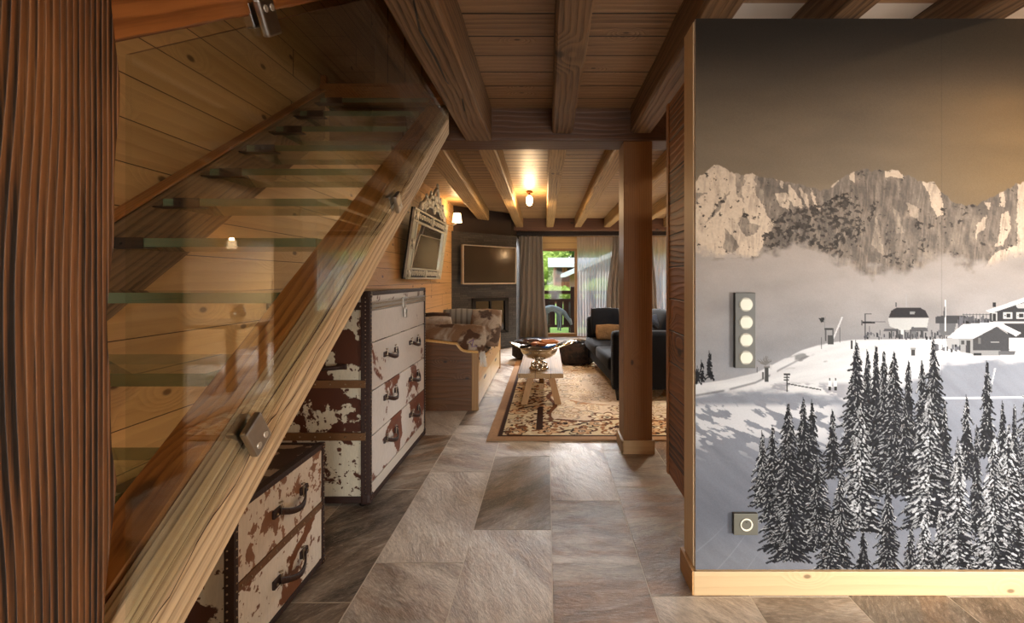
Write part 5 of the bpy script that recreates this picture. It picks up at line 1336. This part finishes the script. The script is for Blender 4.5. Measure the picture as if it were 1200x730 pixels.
for x in list(np.linspace(-.62, -.1, 9))+list(np.linspace(.66, 1.8, 20))+list(np.linspace(1.95, 4.28, 30)): bm_lathe(b, [(.016, -.003), (.019, 0), (.016, .003), (.013, 0)], (float(x), CY+.04, 2.250), 10, close=False)
obj('rings', b, M['chrome'], t)

# ------------------------------------------------------------------ switches and socket on the wallpaper
t = thing('switch_plate', 'tall dark metal switch plate with four round switches on the wallpaper', 'switch', (.82, PY, 1.09))
def mp2(px, py): return ((px-641)/560*PY, 1.3-(py-327)/560*PY)
sx0, sz1 = mp2(862.5, 343); sx1, sz0 = mp2(886.5, 431.5)
dfr = .022
b = bmesh.new(); bx(b, sx0*.985, sx1*.985, PY-dfr, PY-.003, 1.3+(sz0-1.3)*.988, 1.3+(sz1-1.3)*.988, .002); obj('plate', b, plain('bronze_plate', srgb('35332d'), .5, .2), t)
for k, py in enumerate((356.5, 377.2, 397.6, 418)):
    cx, cz = mp2(875, py); cx *= .985
    b = bmesh.new(); bm_tube(b, [(cx, PY-dfr+.001, cz), (cx, PY-dfr-.002, cz)], .0285, 32); sw = obj('switch_ring', b, plain('ring_%d' % k, srgb('6f6b60'), .4, .5), t)
    b = bmesh.new(); bm_prism(b, [(cx+.025*math.cos(a), cz+.025*math.sin(a)) for a in np.linspace(-1.05, 1.05, 12)]+[(cx-.025*math.cos(a), cz+.025*math.sin(a)) for a in np.linspace(1.05, -1.05, 12)][:0]+[(cx+.0125, cz+.0217), (cx-.0125, cz+.0217)][1:]+[(cx-.025*math.cos(a), cz-.025*math.sin(a)) for a in np.linspace(-1.05, 1.05, 12)], PY-dfr-.002, PY-dfr-.0055, 'XZ')
    obj('rocker', b, plain('rocker_%d' % k, srgb('a9a898'), .45, .0), sw)
t = thing('wall_socket', 'square dark metal wall socket low on the wallpaper, left of the firs', 'socket', (.82, PY, .285))
a0, c1_ = mp2(861, 602.5); a1, c0_ = mp2(889.5, 627.5)
b = bmesh.new(); bx(b, a0*.985, a1*.985, PY-dfr, PY-.003, 1.3+(c0_-1.3)*.988, 1.3+(c1_-1.3)*.988, .002); obj('plate', b, plain('bronze_plate_socket', srgb('57554b'), .5, .2), t)
cx, cz = mp2(875.5, 615); cx *= .985; cz = 1.3+(cz-1.3)*.988
b = bmesh.new(); bm_lathe(b, [(.0255, 0), (.0255, .003), (.021, .003), (.019, -.008), (.001, -.008)], (0, 0, 0), 28, close=False)
bmesh.ops.rotate(b, matrix=Matrix.Rotation(PI/2, 3, 'X'), verts=b.verts); bmesh.ops.translate(b, vec=(cx, PY-dfr-.001, cz), verts=b.verts)
o = obj('socket_well', b, plain('cream_plastic', srgb('d8d3c0'), .4), t)
b = bmesh.new()
for s in (-1, 1): bm_tube(b, [(cx+s*.0095, PY-dfr+.0065, cz), (cx+s*.0095, PY-dfr+.0055, cz)], .0028, 10)
bm_tube(b, [(cx, PY-dfr+.006, cz+.010), (cx, PY-dfr-.004, cz+.010)], .0025, 8); obj('contacts', b, M['steel_dark'], o)

# ------------------------------------------------------------------ dining end (seen mirrored in the stair glass)
t = thing('dining_table', 'light wooden dining table at the right-hand end of the room', 'table', (2.9, 5.9, 0))
b = bmesh.new(); bx(b, 2.2, 3.8, 5.4, 6.3, .735, .78, .004); obj('tabletop', b, M['table'], t)
for lx in (2.36, 3.58):
    for ly in (5.5, 6.12):
        b = bmesh.new(); bx(b, lx, lx+.08, ly, ly+.08, 0, .735, .004); obj('leg', b, M['leg'], t)
b = bmesh.new(); bm_lathe(b, [(.04, 0), (.05, .01), (.09, .10), (.07, .17), (.045, .20), (.06, .22)], (2.42, 5.7, .782), 24); o = obj('glass_vase', b, M['silver']); recenter(o); tag(o, 'small round silver vase on the dining table', 'vase')
# ------------------------------------------------------------------ outside the far windows
G = -.16
b = bmesh.new(); bx(b, -4, 8, 11.0, 12.6, G-.2, G); struct('terrace', b, plain('terrace_boards', srgb('8a8275'), .8, nz=.3, scale=12))
gr = (lambda b: b.pbr(b.mix(b.noise(b.coord('Object'), .8, 4), srgb('8fae4c'), srgb('55762c')), .9, 0, b.bump(b.noise(b.coord('Object'), 30, 3), .6, .05)))(NB('lawn'))
b = bmesh.new(); bx(b, -60, 80, 12.6, 120, -1.2, -.55); o = struct('ground', b, gr)
dk = wood('railing_wood', srgb('1c0f0b'), srgb('4a2a1c'), 'X', rings=14, contrast=.4, rough=.6)
t = thing('balcony_railing', 'dark brown wooden balcony railing with cut-out slats outside the glass door', 'railing', (1, 12.3, G))
RY = 12.3; s_ = RY/560
def oz(py, Y): return 1.3-(py-327)/560*Y
def ox(px, Y): return (px-641)/560*Y
b = bmesh.new(); bx(b, -3.5, 7, RY-.03, RY+.05, oz(344.5, RY), oz(340.5, RY), .004); obj('handrail', b, dk, t)
b = bmesh.new(); bx(b, -3.5, 7, RY-.02, RY+.03, oz(353.5, RY), oz(350, RY), .004); obj('upper_rail', b, dk, t)
b = bmesh.new(); bx(b, -3.5, 7, RY-.02, RY+.03, oz(383.5, RY), oz(380.5, RY), .004); obj('lower_rail', b, dk, t)
for k in range(-9, 17):
    xa = ox(643.2, RY)+k*.178
    b = bmesh.new(); bx(b, xa+.018, xa+.160, RY-.012, RY+.012, oz(381, RY), oz(352, RY), .003); obj('slat', b, dk, t)
for px in (649.5, 610, 690, 730, 770):
    b = bmesh.new(); bx(b, ox(px-3.5, RY), ox(px+5.5, RY), RY-.015, RY+.02, oz(350.5, RY), oz(344, RY), .003); obj('spacer_block', b, dk, t)
for px in (672, 590, 754, 836):
    b = bmesh.new(); bx(b, ox(px-3.5, RY), ox(px+3.8, RY), RY-.07, RY+.07, G, oz(336, RY), .006); obj('railing_post', b, dk, t)

# grazing animal figure on the terrace (skinned skeleton)
def figure():
    me = bpy.data.meshes.new('garden_figure'); AYy = 11.75
    def P(px, py, dy=0): return (ox(px, AYy), AYy+dy, oz(py, AYy))
    V = [P(641, 361), P(648, 360), P(655, 361), P(660, 365), P(664, 371), P(668, 376), P(670, 381), P(634, 363), P(630, 370),
         P(640, 368, .06), P(641, 376, .07), P(640, 387.5, .07), P(637, 368, -.06), P(636, 377, -.07), P(637, 387.5, -.07),
         P(654, 367, .06), P(654.5, 376, .06), P(654, 387.5, .06), P(656, 367, -.06), P(657, 376, -.06), P(656.5, 387.5, -.06), P(669, 373.5, .05), P(669, 373.5, -.05)]
    E = [(0, 1), (1, 2), (2, 3), (3, 4), (4, 5), (5, 6), (0, 7), (7, 8), (0, 9), (9, 10), (10, 11), (0, 12), (12, 13), (13, 14), (2, 15), (15, 16), (16, 17), (2, 18), (18, 19), (19, 20), (5, 21), (5, 22)]
    me.from_pydata(V, E, []); o = bpy.data.objects.new('garden_figure', me); COL.objects.link(o)
    sk = o.modifiers.new('skin', 'SKIN'); ss = o.modifiers.new('sub', 'SUBSURF'); ss.levels = 1; ss.render_levels = 1
    r = [.10, .085, .10, .07, .05, .045, .028, .03, .012, .05, .028, .022, .05, .028, .022, .05, .026, .02, .05, .026, .02, .012, .012]
    for i, q in enumerate(me.skin_vertices[0].data): q.radius = (r[i], r[i]); q.use_root = (i == 0)
    me.materials.append(plain('pale_figure', srgb('9fb0b4'), .6, nz=.3, scale=20)); return o
o = figure(); tag(o, 'pale blue-grey garden figure of a grazing animal on the terrace behind the glass', 'garden figure')

# chalets
cw = wood('chalet_boards', srgb('5a3228'), srgb('9a6452'), 'Z', rings=5, contrast=.3, plank=('X', .22), gap=.06, planks_tone=.15, rough=.8, bumpk=.2)
roofm = plain('pale_roof', srgb('c9cdd2'), .5, nz=.1, scale=1)
def chalet(label, x0, x1, y0, y1, zb, zw, zr, over=.6):
    t = thing('chalet', label, 'house', ((x0+x1)/2, (y0+y1)/2, zb), 'chalets across the lawn')
    xm = (x0+x1)/2
    b = bmesh.new(); bm_prism(b, [(x0, zb), (x1, zb), (x1, zw), (xm, zr), (x0, zw)], y0, y1, 'XZ'); obj('walls', b, cw, t)
    b = bmesh.new(); sl = (zr-zw)/(xm-x0)
    for s in (-1, 1):
        xe = xm+s*((x1-x0)/2+over); ze = zr-sl*((x1-x0)/2+over)
        bm_prism(b, [(xm, zr+.05), (xe, ze+.05), (xe, ze+.28), (xm, zr+.30)], y0-over*1.4, y1+over, 'XZ')
    obj('roof', b, roofm, t)
    b = bmesh.new()
    for s in (-1, 1):
        xe = xm+s*((x1-x0)/2+over); ze = zr-sl*((x1-x0)/2+over); bm_prism(b, [(xm, zr-.25), (xe, ze-.25), (xe, ze+.06), (xm, zr+.06)], y0-over*1.4-.05, y0-over*1.4+.05, 'XZ')
    obj('barge_board', b, dk, t)
    return t
YC = 36.
A = lambda px, py, Y=YC: (ox(px, Y), oz(py, Y))
# first chalet: gable turned to the left with a long pale roof falling towards the viewer
t = thing('chalet', 'brown wooden chalet with a long pale roof across the lawn, left of the sheer curtain', 'house', (ox(690, YC), YC+3, -.55), 'chalets across the lawn')
zg = -.55
b = bmesh.new()   # body as an extruded gable whose ridge runs along X
yf, yb2 = YC, YC+8
xl = ox(650, YC); xr_ = ox(755, YC); ze = oz(312, YC); zr = ze+.5
bm_prism(b, [(yf, zg), (yb2, zg), (yb2, ze), ((yf+yb2)/2, zr), (yf, ze)], xl, xr_, 'YZ'); obj('walls', b, cw, t)
b = bmesh.new(); ym = (yf+yb2)/2; sl = (zr-ze)/(ym-yf)
bm_prism(b, [(yf-1.2, ze-1.2*sl+.05), (ym, zr+.05), (ym, zr+.32), (yf-1.2, ze-1.2*sl+.32)], xl-.5, xr_+1.3, 'YZ'); bm_prism(b, [(yb2+1.2, ze-1.2*sl+.05), (ym, zr+.05), (ym, zr+.32), (yb2+1.2, ze-1.2*sl+.32)], xl-.5, xr_+1.3, 'YZ')
obj('roof', b, roofm, t)
b = bmesh.new(); bx(b, xl, xr_, yf-1.0, yf-.9, oz(330, YC), oz(324, YC)); obj('balcony_front', b, dk, t)
for q in range(4):
    b = bmesh.new(); xx = ox(652+q*13, YC); bx(b, xx, xx+.42, yf-.04, yf+.02, oz(322, YC), oz(314, YC)); obj('window', b, plain('dark_pane_%d' % q, srgb('2c2a2c'), .2), t)
Y2 = 22.
t = thing('chalet', 'reddish brown chalet with a wide gable roof behind the sheer curtain', 'house', (ox(740, Y2), Y2+3, zg), 'chalets across the lawn')
b = bmesh.new(); x0_, x1_ = ox(676, Y2), ox(840, Y2); xm = (x0_+x1_)/2; zw_ = oz(319, Y2); zp = oz(283, Y2)
bm_prism(b, [(x0_, zg), (x1_, zg), (x1_, zw_), (xm, zp), (x0_, zw_)], Y2, Y2+7, 'XZ'); obj('walls', b, cw, t)
b = bmesh.new(); sl = (zp-zw_)/(xm-x0_)
for s in (-1, 1):
    xe = xm+s*((x1_-x0_)/2+.55); zee = zp-sl*((x1_-x0_)/2+.55); bm_prism(b, [(xm, zp+.02), (xe, zee+.02), (xe, zee+.22), (xm, zp+.22)], Y2-1., Y2+7.5, 'XZ')
obj('roof', b, roofm, t)
for q in range(5):
    b = bmesh.new(); xx = ox(690+q*26, Y2); bx(b, xx, xx+.55, Y2-.04, Y2+.02, oz(338, Y2), oz(324, Y2)); obj('window', b, plain('pane_b%d' % q, srgb('3a3a3c'), .2), t)

# vegetation: crowns of many small leaf faces
def leafmat(name, a, c):
    b = NB(name); n = b.noise(b.coord('Object'), 2.5, 3); p = b.mix(n, a, c); return b.pbr(p, .7)
LG, LD = leafmat('light_leaves', srgb('8aa83f'), srgb('b5c96a')), leafmat('dark_leaves', srgb('2f4a1e'), srgb('5f7f33'))
def crown(b, c, r, sc_, n, leaf, rs):
    for k in range(n):
        d = Vector((rs.gauss(0, 1), rs.gauss(0, 1), rs.gauss(0, 1))).normalized(); q = rs.uniform(.72, 1.05)*(1+.16*math.sin(d.x*7)*math.cos(d.z*6+d.y*5))
        p = Vector(c)+Vector((d.x*r*sc_[0], d.y*r*sc_[1], d.z*r*sc_[2]))*q
        u_ = Vector((rs.gauss(0, 1), rs.gauss(0, 1), rs.gauss(0, 1))).normalized()*leaf; w = u_.orthogonal().normalized()*leaf*.6
        b.faces.new([b.verts.new(x) for x in (p-u_, p+w, p+u_, p-w)])
    g = bmesh.ops.create_icosphere(b, subdivisions=3, radius=r*.86); bmesh.ops.transform(b, matrix=Matrix.Translation(c) @ Matrix.Diagonal((*sc_, 1)), verts=g['verts'])
    for v_ in g['verts']: v_.co += (v_.co-Vector(c))*.10*math.sin(v_.co.x*5/r)*math.cos(v_.co.z*6/r)
rs = random.Random(21)
for i, (px, py, Y, r, m, lab) in enumerate(((643, 340, 16.2, .34, LG, 'bright green shrub beyond the railing, left by the glass door'), (658, 341, 18.2, .36, LG, 'bright green shrub beyond the railing in the middle of the glass door'), (668, 342, 16.6, .22, LG, 'smallest bright green shrub beside the railing post'), (705, 338, 16, .6, LG, 'bright green shrub behind the sheer curtain'))):
    b = bmesh.new(); c = (ox(px, Y), Y, oz(py, Y)-.1); crown(b, c, r, (1.2, 1, .8), 900, .05, rs); o = obj('shrub', b, m)
    bb = bmesh.new(); bm_tube(bb, [(c[0], Y, -.56), c], .05, 6); recenter(o); tag(o, lab, 'shrub', 'shrubs beyond the railing'); st = obj('stem', bb, M['dark_wood']); 
    st.parent = o; st.matrix_parent_inverse = Matrix.Translation(-Vector(o.location))
TL_ = [(-6.5+6.2*k, 50, 2.7, 5.4) for k in range(6)]+[(-9+7.2*k, 58, 3.2, 7.4) for k in range(6)]+[(-12+8.2*k, 67.5, 3.7, 9.6) for k in range(7)]
sides = ['far left', 'left', 'middle left', 'middle', 'middle right', 'right', 'far right']
for i, (tx, Y, r, z) in enumerate(TL_):
    m = (LD, LG, LD)[i % 3]; row = 0 if i < 6 else 1 if i < 12 else 2; px = 641+560*tx/Y
    t = thing('leafy_tree', '%s leafy tree at the %s of the %s row behind the chalets' % ('light green' if m is LG else 'dark green', sides[(i, i-6, i-12)[row]], ('front', 'second', 'rear')[row]), 'tree', (ox(px, Y), Y, zg), 'trees behind the chalets')
    b = bmesh.new(); crown(b, (ox(px, Y), Y, z-1.5), r, (1, 1, 1.15), 1500, .22, rs); obj('foliage', b, m, t)
    b = bmesh.new(); bm_tube(b, [(ox(px, Y), Y, zg), (ox(px, Y), Y, z)], [.35, .2], 8); obj('trunk', b, M['dark_wood'], t)

# ------------------------------------------------------------------ daylight, lamps and added fills
w = bpy.data.worlds.new('sky'); SC.world = w; w.use_nodes = True; nt = w.node_tree; nt.nodes.clear()
o_ = nt.nodes.new('ShaderNodeOutputWorld'); bg = nt.nodes.new('ShaderNodeBackground'); sk = nt.nodes.new('ShaderNodeTexSky')
sk.sky_type = 'NISHITA'; sk.sun_disc = False; sk.sun_elevation = math.radians(48); sk.sun_rotation = math.radians(200); sk.air_density = 1.2; sk.dust_density = 2.5
nt.links.new(sk.outputs[0], bg.inputs[0]); bg.inputs[1].default_value = .36; nt.links.new(bg.outputs[0], o_.inputs[0])
so = light('sun', 'SUN', (0, 0, 8), 3.0, (1, .95, .86), .02); so.rotation_euler = Vector((-.8, .62, .9)).to_track_quat('Z', 'Y').to_euler()
DAY = (1, .95, .88)
# daylight entering through the far windows
for x, e in ((.65, 100), (3.2, 110)): light('window_light', 'AREA', (x, 10.36, 2.12), e, (.97, .98, 1), 2.0, .25, (math.radians(-42), 0, 0), math.radians(90))
sl_ = light('side_fill', 'AREA', (2.9, -.2, .95), 26, (1, .98, .95), .8, 1.2, (0, 0, 0), math.radians(66)); sl_.rotation_euler = Vector((-.46, .88, -.05)).to_track_quat('-Z', 'Y').to_euler()  # unseen light added at right, narrowed to spare the left wall
# daylight from the opening behind the camera
light('rear_daylight', 'AREA', (-.4, -7.0, 1.8), 1500, (1, .96, .90), 6.0, 3.4, (math.radians(90), 0, 0))
# lamps of the hall: one in the loft on the right, one in the stairwell
light('loft_lamp', 'POINT', (4.1, .5, 3.06), 130, (1, .74, .42), .05)
light('stair_lamp', 'POINT', (-1.40, .25, 2.53), 2.5, (1, .72, .42), .05)
# unseen fill spots added over dining end and sofa to brighten the living room
for (x, y, e) in ((3.3, 5.6, 170), (2.6, 8.2, 170), (1.55, 5.0, 90), (.9, 6.6, 60)):
    lo = light('living_fill_spot', 'SPOT', (x, y, 2.42), e, (1, .87, .70), .06); lo.data.spot_size = math.radians(125); lo.data.spot_blend = .7
